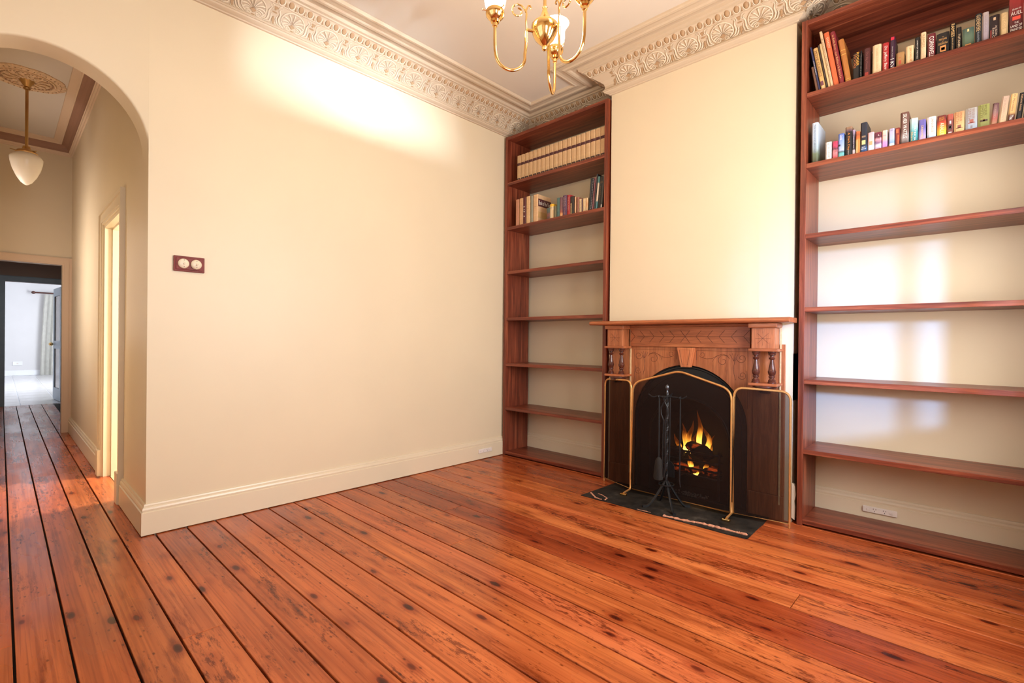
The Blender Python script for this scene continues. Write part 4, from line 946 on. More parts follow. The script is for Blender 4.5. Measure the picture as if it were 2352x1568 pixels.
def gpo(label, axis, c, face):
    """skirting socket; axis 'x': plate faces +X on wall X=face centred c=(y,z); axis 'y': faces -Y"""
    s = thing('power_socket', label, 'power socket', (face, c[0], c[1]) if axis == 'x' else (c[0], face, c[1]))
    def bb(name, mat, u0, u1, v0, v1, t0, t1, bev=0.0, par=None):
        if axis == 'x': bx = (face+t0, face+t1, c[0]+u0, c[0]+u1, c[1]+v0, c[1]+v1)
        else: bx = (c[0]+u0, c[0]+u1, face-t1, face-t0, c[1]+v0, c[1]+v1)
        return B(name, mat, par or s, bx, bevel=bev)
    bb('plate', M_PEARL, -0.088, 0.088, -0.0185, 0.0185, 0.0, 0.012, 0.004)
    for sx in (-1, 1):
        bb('rocker', M_PEARL, sx*0.058-0.010, sx*0.058+0.010, -0.007, 0.007, 0.012, 0.0155, 0.002)
        for du, dv in ((-0.0065, 0.006), (0.0065, 0.006), (0.0, -0.007)):
            bb('pin_slot', M_SLOT, sx*0.025+du-0.0013, sx*0.025+du+0.0013, dv-0.0035, dv+0.0035, 0.011, 0.0124)
gpo('white double power socket on the skirting beside the left bookcase', 'x', (2.665, 0.083), 0.0251)
gpo('white double power socket on the skirting inside the right bookcase', 'y', (3.040, 0.098), YB-0.0251)
for x in (0.20, 0.84):   # little screw holes in the skirting behind the left bookcase
    pass

# ------------------------------------------------------------------ books
BM = {}
def bookmat(stops, pic=0.0, rough=0.45):
    key = (tuple((p, tuple(c)) for p, c in stops), pic)
    if key in BM: return BM[key]
    m, nt, b = new_mat('book_cover_%d' % len(BM))
    tc = nt.nodes.new('ShaderNodeTexCoord'); sp = nt.nodes.new('ShaderNodeSeparateXYZ'); lk(nt, tc.outputs['Generated'], sp.inputs[0]); src = sp.outputs['Z']
    if pic:
        n = nd(nt, 'ShaderNodeTexNoise', Scale=30.0, Detail=4.0, Roughness=0.6); lk(nt, tc.outputs['Object'], n.inputs['Vector'])
        ma = nd(nt, 'ShaderNodeMath', operation='MULTIPLY_ADD'); lk(nt, n.outputs['Fac'], ma.inputs[0]); ma.inputs[1].default_value = pic
        sb = nd(nt, 'ShaderNodeMath', operation='SUBTRACT'); lk(nt, src, sb.inputs[0]); sb.inputs[1].default_value = pic*0.5; lk(nt, sb.outputs[0], ma.inputs[2]); src = ma.outputs[0]
    if len(stops) == 1:
        c = stops[0][1]
        n = nd(nt, 'ShaderNodeTexNoise', Scale=40.0, Detail=3.0); lk(nt, tc.outputs['Object'], n.inputs['Vector'])
        r = ramp(nt, [(0.3, tuple(v*0.92 for v in c)), (0.7, tuple(min(1, v*1.06) for v in c))], n.outputs['Fac'])
    else: r = ramp(nt, stops, src)
    lk(nt, r.outputs[0], b.inputs['Base Color']); b.inputs['Roughness'].default_value = rough
    BM[key] = m; return m
def flat(col):
    k = 'print_%d_%d_%d' % tuple(int(c*255) for c in col); return plain(k, col, 0.5, var=0.03)
def text_mesh(body, L, hgt, vertical):
    cu = bpy.data.curves.new('t', 'FONT'); cu.body = body; cu.size = 1.0; cu.resolution_u = 2
    ob = bpy.data.objects.new('t', cu); COL.objects.link(ob)
    me = bpy.data.meshes.new_from_object(ob); bpy.data.objects.remove(ob); bpy.data.curves.remove(cu)
    xs = [v.co.x for v in me.vertices]; ys = [v.co.y for v in me.vertices]
    if not xs: return me
    x0, x1, y0, y1 = min(xs), max(xs), min(ys), max(ys); sx, sy = L/(x1-x0), hgt/(y1-y0)
    for v in me.vertices:
        a, b = (v.co.x-(x0+x1)/2)*sx, (v.co.y-(y0+y1)/2)*sy
        v.co = (b, 0, -a) if vertical else (a, 0, b)
    return me
ORD = ['first', 'second', 'third', 'fourth', 'fifth', 'sixth', 'seventh', 'eighth', 'ninth', 'tenth', 'eleventh', 'twelfth', 'thirteenth', 'fourteenth', 'fifteenth', 'sixteenth', 'seventeenth', 'eighteenth', 'nineteenth', 'twentieth']
ORD += ['twenty-'+o for o in ORD[:9]]+['thirtieth']
SPY = 2.932
def book(x, z, wd, h, lean, label, group, stops, dep=0.135, pic=0.0, prints=(), texts=(), y=SPY, rounded=True):
    """root at the bottom left front corner of the spine; the mesh is local"""
    wd = max(wd-0.0016, 0.005); bm = bmesh.new()
    rr = min(0.006, wd*0.3)
    c = 0.002 if wd > 0.01 else 0.0012
    prof = [(0, rr*1.0), (wd*0.22, 0.0), (wd*0.78, 0.0), (wd, rr*1.0), (wd, dep), (wd-c, dep), (wd-c, rr+0.003), (c, rr+0.003), (c, dep), (0, dep)]
    A = [bm.verts.new((p, q, 0)) for p, q in prof]; Bv = [bm.verts.new((p, q, h)) for p, q in prof]
    n = len(prof)
    for i in range(n): bm.faces.new((A[i], A[(i+1) % n], Bv[(i+1) % n], Bv[i]))
    for V in (A, Bv):
        bm.faces.new((V[0], V[1], V[2], V[3], V[6], V[7])); bm.faces.new((V[3], V[4], V[5], V[6])); bm.faces.new((V[0], V[7], V[8], V[9]))
    o = finish('book', bm, bookmat(stops, pic))
    tag(o, label, 'book', group)
    # leaning books turn about the lower corner that stays on the shelf
    th = math.radians(lean)
    dz = wd*math.sin(th) if th > 0 else 0.0
    o.location = (x, y, z+max(0, dz)+0.0003); o.rotation_euler = (0, th, 0)
    if th < 0: o.location.z = z+0.0003
    bm = bmesh.new(); box(bm, c, wd-c, rr+0.0032, dep-0.003, 0.002, h-0.003)
    me = to_me('pages', bm, M_PAGES, False); p = bpy.data.objects.new('pages', me); COL.objects.link(p); p.parent = o
    for (z0, z1, u0, u1, col) in prints:
        bm = bmesh.new(); us = sorted({u0, u1} | {u for u in (0.22, 0.78) if u0 < u < u1})
        fy_ = lambda u: rr*max(0.0, (0.22-u)/0.22, (u-0.78)/0.22)
        fr_ = [[bm.verts.new((u*wd, fy_(u)+dy_, zz*h)) for u in us] for zz in (z0, z1) for dy_ in (-0.0006, 0.0004)]
        for A_, B_ in ((fr_[0], fr_[2]), (fr_[0], fr_[1]), (fr_[2], fr_[3])):
            for k in range(len(us)-1): bm.faces.new((A_[k], A_[k+1], B_[k+1], B_[k]))
        me = to_me('cover_print', bm, flat(col), False); q = bpy.data.objects.new('cover_print', me); COL.objects.link(q); q.parent = o
    for (body, zc, L, uc, hh, vert, col) in texts:
        me = text_mesh(body, L*(h if vert else wd), hh*(wd if vert else h), vert)
        me.materials.append(flat(col)); q = bpy.data.objects.new('title', me); COL.objects.link(q); q.parent = o; q.location = (uc*wd, -0.0011, zc*h)
    return o
W_, K_ = (0.85, 0.80, 0.72), (0.012, 0.010, 0.010)
CRM, TANC, GLD = (0.66, 0.48, 0.28), (0.50, 0.27, 0.10), (0.75, 0.45, 0.10)
S1 = lambda c: [(0.5, c)]
def shelf_of_books(rows, z, where, group):
    n = len(rows)
    for i, r in enumerate(rows):
        (x, wd, h, lean), desc, stops = r[0], r[1], r[2]; kw = r[3] if len(r) > 3 else {}
        book(x, z, wd, h, lean, '%s, %s from left on %s' % (desc, ORD[i], where), group, stops, **kw)
V = True
# right bookcase, upper shelf
R1 = [
 ((2.732, 0.015, 0.165, -10.1), 'small leaning brown paperback', S1((0.16, 0.075, 0.045))),
 ((2.747, 0.011, 0.294, -10.2), 'thin leaning navy book', S1((0.03, 0.035, 0.10)), dict(texts=[('MOUNTAIN', 0.52, 0.3, 0.5, 0.55, V, W_)], dep=0.2)),
 ((2.760, 0.027, 0.278, -10.0), 'leaning tan book on movies', S1((0.60, 0.36, 0.13)), dict(texts=[('MOVIE CLASSICS', 0.62, 0.62, 0.5, 0.5, V, (0.12, 0.05, 0.03))], prints=[(0.10, 0.2, 0.1, 0.75, (0.16, 0.05, 0.07)), (0.01, 0.09, 0.15, 0.85, (0.75, 0.5, 0.25))], dep=0.2)),
 ((2.789, 0.009, 0.290, -10.1), 'very thin leaning dark book', S1((0.05, 0.035, 0.03)), dict(dep=0.2)),
 ((2.798, 0.013, 0.295, -10.2), 'leaning buff book', S1((0.62, 0.43, 0.22)), dict(dep=0.2)),
 ((2.811, 0.016, 0.372, -10.3), 'tallest leaning cream book', S1((0.68, 0.49, 0.29)), dict(texts=[('A COUNTRY RIVER', 0.62, 0.5, 0.5, 0.4, V, (0.25, 0.17, 0.1)), ('THE LAND', 0.25, 0.3, 0.5, 0.3, V, (0.3, 0.2, 0.15))], dep=0.22)),
 ((2.827, 0.028, 0.352, -9.5), 'tall leaning bright orange book', S1((0.66, 0.13, 0.045)), dict(texts=[('EVEREST', 0.80, 0.2, 0.55, 0.42, V, (0.85, 0.6, 0.4))], dep=0.22)),
 ((2.857, 0.026, 0.343, -9.2), 'tall leaning maroon book with gold lettering', S1((0.22, 0.022, 0.030)), dict(texts=[('In Bella Boca - Los Bellos a la Boca La', 0.52, 0.82, 0.5, 0.42, V, (0.72, 0.40, 0.16))], dep=0.22)),
 ((2.887, 0.030, 0.276, -8.9), 'leaning tan leather book with gold bands', S1((0.42, 0.155, 0.035)), dict(prints=[(0.74, 0.75, 0.02, 0.98, GLD), (0.64, 0.65, 0.02, 0.98, GLD), (0.07, 0.078, 0.02, 0.98, GLD), (0.035, 0.043, 0.02, 0.98, GLD)], dep=0.2)),
 ((2.921, 0.037, 0.160, 0), 'black book with large yellow block letters', S1(K_), dict(texts=[('ROGER', 0.76, 0.50, 0.72, 0.36, V, (0.80, 0.42, 0.06)), ('MOORE', 0.70, 0.50, 0.30, 0.34, V, (0.45, 0.14, 0.03))])),
 ((2.959, 0.008, 0.165, 0), 'thin black book with white spine lettering', S1(K_), dict(texts=[('THE STORY OF A LIFE', 0.5, 0.8, 0.5, 0.5, V, (0.5, 0.48, 0.45))])),
 ((2.975, 0.033, 0.168, 0), 'dark brown red book', S1((0.075, 0.018, 0.018)), dict(texts=[('The Big House', 0.58, 0.6, 0.5, 0.4, V, (0.24, 0.08, 0.07))], prints=[(0.04, 0.16, 0.2, 0.75, (0.35, 0.04, 0.03))])),
 ((3.018, 0.042, 0.170, 0), 'broad cream book with pale gold lettering', S1((0.70, 0.52, 0.31)), dict(texts=[('JOAN COLLINS', 0.52, 0.7, 0.5, 0.28, V, (0.55, 0.38, 0.18))], dep=0.16)),
 ((3.064, 0.031, 0.164, 0), 'bright red book with white lettering', S1((0.38, 0.020, 0.022)), dict(texts=[('Dr. Jeffery Bann', 0.46, 0.84, 0.5, 0.55, V, W_)])),
 ((3.098, 0.025, 0.186, 0), 'dark purple book with a red oval', S1((0.045, 0.016, 0.035)), dict(texts=[('I KV', 0.18, 0.28, 0.5, 0.7, V, W_), ('Barbara Taylor', 0.52, 0.34, 0.5, 0.24, V, (0.6, 0.55, 0.5))], prints=[(0.90, 0.985, 0.15, 0.85, (0.70, 0.02, 0.05))])),
 ((3.128, 0.038, 0.082, 0), 'short tan book with a red ornament', S1((0.36, 0.19, 0.07)), dict(prints=[(0.18, 0.45, 0.3, 0.62, (0.45, 0.08, 0.04)), (0.6, 0.66, 0.3, 0.55, (0.45, 0.10, 0.04))])),
 ((3.170, 0.036, 0.102, 0), 'cream paperback with orange lettering', S1((0.70, 0.50, 0.28)), dict(texts=[('JAVALIE', 0.5, 0.75, 0.62, 0.3, V, (0.60, 0.22, 0.06))])),
 ((3.210, 0.023, 0.136, 0), 'narrow black book with small white lettering', S1(K_), dict(texts=[('LORD OF THE NILE', 0.5, 0.75, 0.5, 0.22, V, W_)])),
 ((3.234, 0.025, 0.153, 0), 'cream book with faint brown lettering', S1((0.72, 0.54, 0.33)), dict(texts=[('RAMSES', 0.68, 0.46, 0.5, 0.5, V, (0.42, 0.26, 0.12)), ('Son of the Sun', 0.25, 0.36, 0.5, 0.2, V, (0.42, 0.26, 0.12))])),
 ((3.264, 0.034, 0.132, 0), 'maroon book with very large white lettering', S1((0.14, 0.016, 0.022)), dict(texts=[('CORNWELL', 0.45, 0.86, 0.52, 0.6, V, W_)])),
 ((3.302, 0.053, 0.116, 0), 'broad black book with small gold picture', S1(K_), dict(texts=[('THE', 0.80, 0.14, 0.5, 0.045, False, (0.65, 0.36, 0.12)), ('MEMOIRS', 0.70, 0.62, 0.5, 0.08, False, (0.65, 0.36, 0.12)), ('OF', 0.60, 0.1, 0.5, 0.045, False, (0.65, 0.36, 0.12)), ('CLEOPATRA', 0.50, 0.74, 0.5, 0.09, False, (0.65, 0.36, 0.12))], prints=[(0.12, 0.40, 0.28, 0.74, (0.62, 0.26, 0.08)), (0.19, 0.32, 0.36, 0.66, (0.10, 0.04, 0.03))])),
 ((3.356, 0.024, 0.150, 0), 'tall black book with gold lettering', S1(K_), dict(texts=[('RAMSES', 0.74, 0.46, 0.5, 0.6, V, (0.70, 0.45, 0.18)), ('Battle of Kadesh', 0.26, 0.42, 0.5, 0.24, V, (0.55, 0.35, 0.15))])),
 ((3.383, 0.020, 0.118, 0), 'narrow black book with pale lettering', S1(K_), dict(texts=[('TUTANKH', 0.36, 0.66, 0.5, 0.5, V, (0.70, 0.50, 0.30))])),
 ((3.405, 0.047, 0.099, 0), 'broad dark green book with a pale flower', [(0.0, (0.07, 0.10, 0.06)), (0.5, (0.10, 0.15, 0.10)), (1.0, (0.06, 0.10, 0.08))], dict(pic=0.5, prints=[(0.80, 0.94, 0.42, 0.58, (0.75, 0.55, 0.25)), (0.02, 0.14, 0.25, 0.75, (0.62, 0.28, 0.08))])),
 ((3.454, 0.027, 0.156, 0), 'tall blue black book with tan lettering', S1((0.018, 0.024, 0.030)), dict(texts=[('GUENEVERE', 0.68, 0.54, 0.5, 0.62, V, (0.62, 0.42, 0.20)), ('Rosalind Miles', 0.22, 0.32, 0.5, 0.26, V, (0.35, 0.38, 0.42))])),
 ((3.482, 0.025, 0.152, 0), 'pale lilac grey book', [(0.0, (0.30, 0.24, 0.28)), (0.5, (0.42, 0.36, 0.40)), (1.0, (0.46, 0.38, 0.36))], dict(texts=[('GUENEVERE', 0.6, 0.6, 0.5, 0.3, V, (0.30, 0.25, 0.28))])),
 ((3.508, 0.039, 0.122, 0), 'black paperback with a pale moon', S1((0.022, 0.012, 0.014)), dict(texts=[('ALISON', 0.33, 0.42, 0.66, 0.22, V, (0.65, 0.5, 0.4)), ('Rose C', 0.26, 0.4, 0.40, 0.22, V, (0.65, 0.5, 0.4))], prints=[(0.78, 0.90, 0.38, 0.62, (0.66, 0.45, 0.28)), (0.02, 0.40, 0.1, 0.22, (0.35, 0.05, 0.04))])),
 ((3.549, 0.028, 0.118, 0), 'pale yellow cream book', S1((0.66, 0.47, 0.24)), dict(texts=[('LYCOS', 0.6, 0.6, 0.5, 0.4, V, (0.52, 0.36, 0.18))])),
 ((3.580, 0.052, 0.176, 0), 'broad red patterned book with white lettering', [(0.0, (0.04, 0.010, 0.012)), (0.45, (0.12, 0.018, 0.02)), (1.0, (0.36, 0.03, 0.03))], dict(pic=0.3, texts=[('JEAN M', 0.66, 0.62, 0.5, 0.06, False, W_), ('AUEL', 0.55, 0.8, 0.5, 0.10, False, W_), ('THE', 0.28, 0.3, 0.5, 0.05, False, W_), ('LAND OF', 0.19, 0.8, 0.5, 0.065, False, W_), ('PAINTED', 0.09, 0.8, 0.5, 0.065, False, W_)], prints=[(0.36, 0.46, 0.22, 0.78, (0.70, 0.08, 0.05))])),
]
shelf_of_books(R1, SH[0], "right bookcase's upper shelf", 'books on the upper shelf of the right bookcase')
R2 = [
 ((2.711, 0.036, 0.252, 0), 'large pale blue landscape book', [(0.0, (0.05, 0.05, 0.025)), (0.22, (0.12, 0.15, 0.09)), (0.38, (0.30, 0.38, 0.44)), (0.62, (0.42, 0.52, 0.66)), (1.0, (0.50, 0.58, 0.68))], dict(dep=0.20, pic=0.18, texts=[('THE PADDOCKS BEYOND', 0.60, 0.70, 0.5, 0.26, V, (0.12, 0.15, 0.22))])),
 ((2.786, 0.033, 0.111, 0), 'white paperback with grey lettering', S1((0.72, 0.70, 0.68)), dict(texts=[('A CRISP', 0.42, 0.6, 0.60, 0.25, V, (0.35, 0.33, 0.33)), ('C', 0.88, 0.2, 0.45, 0.08, False, K_)])),
 ((2.822, 0.029, 0.107, 0), 'magenta and red picture paperback', [(0.0, (0.55, 0.06, 0.08)), (0.35, (0.62, 0.20, 0.22)), (0.55, (0.10, 0.03, 0.05)), (0.8, (0.55, 0.05, 0.12)), (1.0, (0.35, 0.03, 0.07))], dict(pic=0.6)),
 ((2.852, 0.032, 0.144, 0), 'blue beach picture paperback with a palm', [(0.0, (0.25, 0.48, 0.45)), (0.16, (0.12, 0.42, 0.45)), (0.24, (0.05, 0.08, 0.09)), (0.3, (0.40, 0.45, 0.66)), (0.7, (0.22, 0.32, 0.68)), (1.0, (0.06, 0.11, 0.38))], dict(texts=[('DAN', 0.84, 0.2, 0.5, 0.4, V, W_)], prints=[(0.47, 0.55, 0.05, 0.4, (0.03, 0.035, 0.03))])),
 ((2.888, 0.036, 0.174, 0), 'tall black paperback with orange script', [(0.0, K_), (0.82, K_), (0.86, (0.10, 0.05, 0.08)), (0.95, (0.25, 0.14, 0.08)), (1.0, (0.25, 0.14, 0.08))], dict(texts=[('A Dark Day', 0.5, 0.6, 0.5, 0.42, V, (0.70, 0.24, 0.05)), ('CORNELIA', 0.12, 0.2, 0.5, 0.2, V, (0.5, 0.42, 0.4))])),
 ((2.924, 0.014, 0.149, 0), 'thin mauve and black paperback', [(0.0, (0.55, 0.42, 0.42)), (0.18, (0.5, 0.4, 0.42)), (0.22, (0.03, 0.025, 0.03)), (0.7, (0.05, 0.04, 0.06)), (1.0, (0.36, 0.28, 0.40))], dict(texts=[('CORNELIA MAE', 0.5, 0.5, 0.5, 0.5, V, (0.5, 0.45, 0.5))])),
 ((2.940, 0.023, 0.134, 0), 'orange and cream striped paperback', [(0.0, (0.62, 0.42, 0.20)), (0.62, (0.68, 0.40, 0.16)), (0.66, (0.62, 0.14, 0.03)), (0.85, (0.30, 0.08, 0.03)), (1.0, (0.55, 0.14, 0.04))], dict(prints=[(0.02, 0.64, 0.5, 0.98, (0.60, 0.20, 0.05))])),
 ((2.964, 0.033, 0.178, 0), 'tall navy paperback with a golden apple', [(0.0, (0.02, 0.04, 0.12)), (0.12, (0.03, 0.10, 0.26)), (0.25, (0.012, 0.015, 0.03)), (1.0, (0.02, 0.022, 0.035))], dict(prints=[(0.27, 0.41, 0.22, 0.78, (0.72, 0.55, 0.22)), (0.50, 0.56, 0.2, 0.8, (0.22, 0.15, 0.10))], texts=[('KATE', 0.18, 0.5, 0.5, 0.03, False, W_), ('MORTON', 0.12, 0.76, 0.5, 0.04, False, W_)])),
 ((2.999, 0.032, 0.110, 0), 'pink and white paperback with an orange shape', [(0.0, (0.72, 0.66, 0.72)), (0.3, (0.68, 0.60, 0.72)), (0.55, (0.72, 0.45, 0.42)), (1.0, (0.68, 0.36, 0.40))], dict(pic=0.4, prints=[(0.32, 0.52, 0.25, 0.75, (0.70, 0.30, 0.14))])),
 ((3.032, 0.033, 0.101, 0), 'black and pink picture paperback', [(0.0, (0.60, 0.30, 0.48)), (0.25, (0.66, 0.60, 0.68)), (0.4, (0.16, 0.08, 0.20)), (0.58, (0.66, 0.32, 0.36)), (0.72, (0.08, 0.02, 0.035)), (1.0, (0.16, 0.02, 0.04))], dict(pic=0.35, texts=[('A', 0.82, 0.2, 0.6, 0.1, False, W_)])),
 ((3.066, 0.027, 0.103, 0), 'pink paperback with a violet lower half', [(0.0, (0.50, 0.22, 0.55)), (0.35, (0.55, 0.25, 0.50)), (0.5, (0.70, 0.40, 0.36)), (1.0, (0.72, 0.50, 0.40))], dict(pic=0.3, texts=[('VIOLET', 0.7, 0.7, 0.5, 0.06, False, (0.4, 0.15, 0.3))])),
 ((3.098, 0.027, 0.104, 0), 'pale blue seaside paperback', [(0.0, (0.66, 0.60, 0.50)), (0.14, (0.70, 0.68, 0.66)), (0.22, (0.18, 0.32, 0.52)), (0.45, (0.36, 0.42, 0.60)), (1.0, (0.42, 0.36, 0.52))], dict(texts=[('SEA', 0.9, 0.4, 0.5, 0.06, False, (0.12, 0.1, 0.2))])),
 ((3.126, 0.023, 0.100, 0), 'dark red paperback with orange bands', S1((0.20, 0.030, 0.025)), dict(prints=[(0.70, 0.92, 0.25, 0.75, (0.45, 0.12, 0.05)), (0.06, 0.6, 0.55, 0.85, (0.42, 0.10, 0.04))])),
 ((3.150, 0.039, 0.179, 0), 'tall brown grey book with large white lettering', [(0.0, (0.07, 0.05, 0.05)), (0.2, (0.30, 0.24, 0.22)), (0.4, (0.14, 0.07, 0.055)), (1.0, (0.13, 0.055, 0.04))], dict(pic=0.2, texts=[('SILVER WATTLE', 0.56, 0.76, 0.55, 0.45, V, W_)])),
 ((3.192, 0.036, 0.133, 0), 'teal paperback with a white bird', [(0.0, (0.03, 0.20, 0.22)), (0.4, (0.05, 0.28, 0.30)), (0.6, (0.25, 0.45, 0.46)), (1.0, (0.48, 0.60, 0.58))], dict(pic=0.3, texts=[('PATRICIA', 0.36, 0.6, 0.66, 0.26, V, W_), ('Shaw', 0.24, 0.4, 0.3, 0.26, V, (0.75, 0.42, 0.15))])),
 ((3.230, 0.032, 0.115, 0), 'blue violet paperback with yellow lettering', [(0.0, (0.62, 0.40, 0.50)), (0.2, (0.36, 0.28, 0.55)), (0.6, (0.10, 0.09, 0.32)), (1.0, (0.14, 0.11, 0.32))], dict(texts=[('DEAN MEL', 0.40, 0.6, 0.52, 0.32, V, (0.70, 0.46, 0.12))])),
 ((3.267, 0.038, 0.118, 0), 'white paperback with a blue foot', [(0.0, (0.36, 0.45, 0.58)), (0.16, (0.45, 0.55, 0.66)), (0.20, (0.72, 0.68, 0.68)), (1.0, (0.72, 0.68, 0.68))], dict(texts=[('JANVALIE', 0.6, 0.66, 0.55, 0.36, V, (0.42, 0.24, 0.14))])),
 ((3.308, 0.039, 0.112, 0), 'red to yellow graded paperback', [(0.0, (0.75, 0.58, 0.05)), (0.3, (0.72, 0.36, 0.03)), (0.6, (0.50, 0.06, 0.02)), (0.8, (0.16, 0.02, 0.015)), (1.0, (0.12, 0.018, 0.015))], dict(texts=[('ARALUE', 0.34, 0.62, 0.55, 0.42, V, (0.80, 0.66, 0.45)), ('ALICE', 0.88, 0.55, 0.5, 0.07, False, (0.62, 0.28, 0.05)), ('FROST', 0.79, 0.6, 0.5, 0.07, False, (0.62, 0.28, 0.05))])),
 ((3.348, 0.027, 0.109, 0), 'rust red paperback with a dark ring', [(0.0, (0.16, 0.05, 0.045)), (0.7, (0.18, 0.05, 0.045)), (0.75, (0.32, 0.07, 0.05)), (1.0, (0.34, 0.08, 0.055))], dict(prints=[(0.24, 0.46, 0.2, 0.8, (0.05, 0.025, 0.025)), (0.3, 0.40, 0.38, 0.62, (0.20, 0.07, 0.05)), (0.52, 0.66, 0.42, 0.66, (0.70, 0.62, 0.58)), (0.06, 0.12, 0.25, 0.75, (0.6, 0.5, 0.48))])),
 ((3.376, 0.043, 0.110, 0), 'tan paperback with a brown emblem', [(0.0, (0.62, 0.40, 0.18)), (1.0, (0.48, 0.23, 0.10))], dict(texts=[('WILBUR', 0.74, 0.44, 0.66, 0.22, V, (0.30, 0.13, 0.06)), ('SMITH', 0.70, 0.5, 0.34, 0.28, V, (0.30, 0.13, 0.06))], prints=[(0.20, 0.36, 0.35, 0.68, (0.22, 0.07, 0.05)), (0.20, 0.23, 0.2, 0.84, (0.28, 0.10, 0.06))])),
 ((3.422, 0.046, 0.115, 0), 'blue grey paperback with a red emblem', [(0.0, (0.30, 0.36, 0.46)), (0.5, (0.30, 0.30, 0.32)), (1.0, (0.32, 0.29, 0.26))], dict(texts=[('WILBUR', 0.72, 0.44, 0.66, 0.22, V, (0.25, 0.15, 0.13)), ('SMITH', 0.70, 0.5, 0.34, 0.28, V, (0.25, 0.15, 0.13))], prints=[(0.32, 0.48, 0.34, 0.68, (0.30, 0.10, 0.08)), (0.30, 0.34, 0.22, 0.8, (0.32, 0.08, 0.07)), (0.08, 0.20, 0.42, 0.6, (0.22, 0.2, 0.22))])),
 ((3.470, 0.044, 0.118, 0), 'olive green paperback with a dark emblem', [(0.0, (0.20, 0.20, 0.06)), (1.0, (0.26, 0.26, 0.07))], dict(texts=[('WILBUR', 0.74, 0.46, 0.66, 0.24, V, (0.12, 0.10, 0.03)), ('SMITH', 0.70, 0.52, 0.34, 0.28, V, (0.12, 0.10, 0.03))], prints=[(0.25, 0.33, 0.16, 0.84, (0.06, 0.03, 0.02)), (0.27, 0.36, 0.42, 0.6, (0.26, 0.10, 0.06))])),
 ((3.516, 0.025, 0.110, 4.5), 'purple brown leaning paperback', [(0.0, (0.42, 0.22, 0.12)), (0.3, (0.36, 0.10, 0.08)), (0.6, (0.22, 0.12, 0.12)), (1.0, (0.10, 0.04, 0.045))], dict(pic=0.3, texts=[('MORRISSEY', 0.6, 0.6, 0.5, 0.3, V, (0.4, 0.25, 0.2))])),
 ((3.545, 0.028, 0.134, 5.6), 'pale fawn leaning book', [(0.0, (0.62, 0.42, 0.24)), (1.0, (0.46, 0.33, 0.25))], dict(texts=[('DI MORRISSEY', 0.5, 0.8, 0.5, 0.34, V, (0.40, 0.27, 0.2))])),
 ((3.577, 0.026, 0.136, 5.6), 'yellow cream leaning book with dark lettering', [(0.0, (0.08, 0.025, 0.02)), (0.22, (0.10, 0.03, 0.02)), (0.32, (0.60, 0.36, 0.14)), (1.0, (0.70, 0.47, 0.20))], dict(texts=[('Di Morrissey', 0.66, 0.6, 0.5, 0.42, V, (0.22, 0.08, 0.05)), ('The', 0.14, 0.16, 0.5, 0.5, V, W_)])),
 ((3.607, 0.022, 0.132, 6.0), 'black leaning book with gold lettering', S1(K_), dict(texts=[('Katherine Scholes', 0.62, 0.6, 0.5, 0.3, V, (0.62, 0.36, 0.18))])),
 ((3.634, 0.024, 0.128, 5.0), 'dark grey leaning book, rightmost in view', S1((0.05, 0.045, 0.05))),
]
shelf_of_books(R2, SH[1], "right bookcase's second shelf", 'books on the second shelf of the right bookcase')
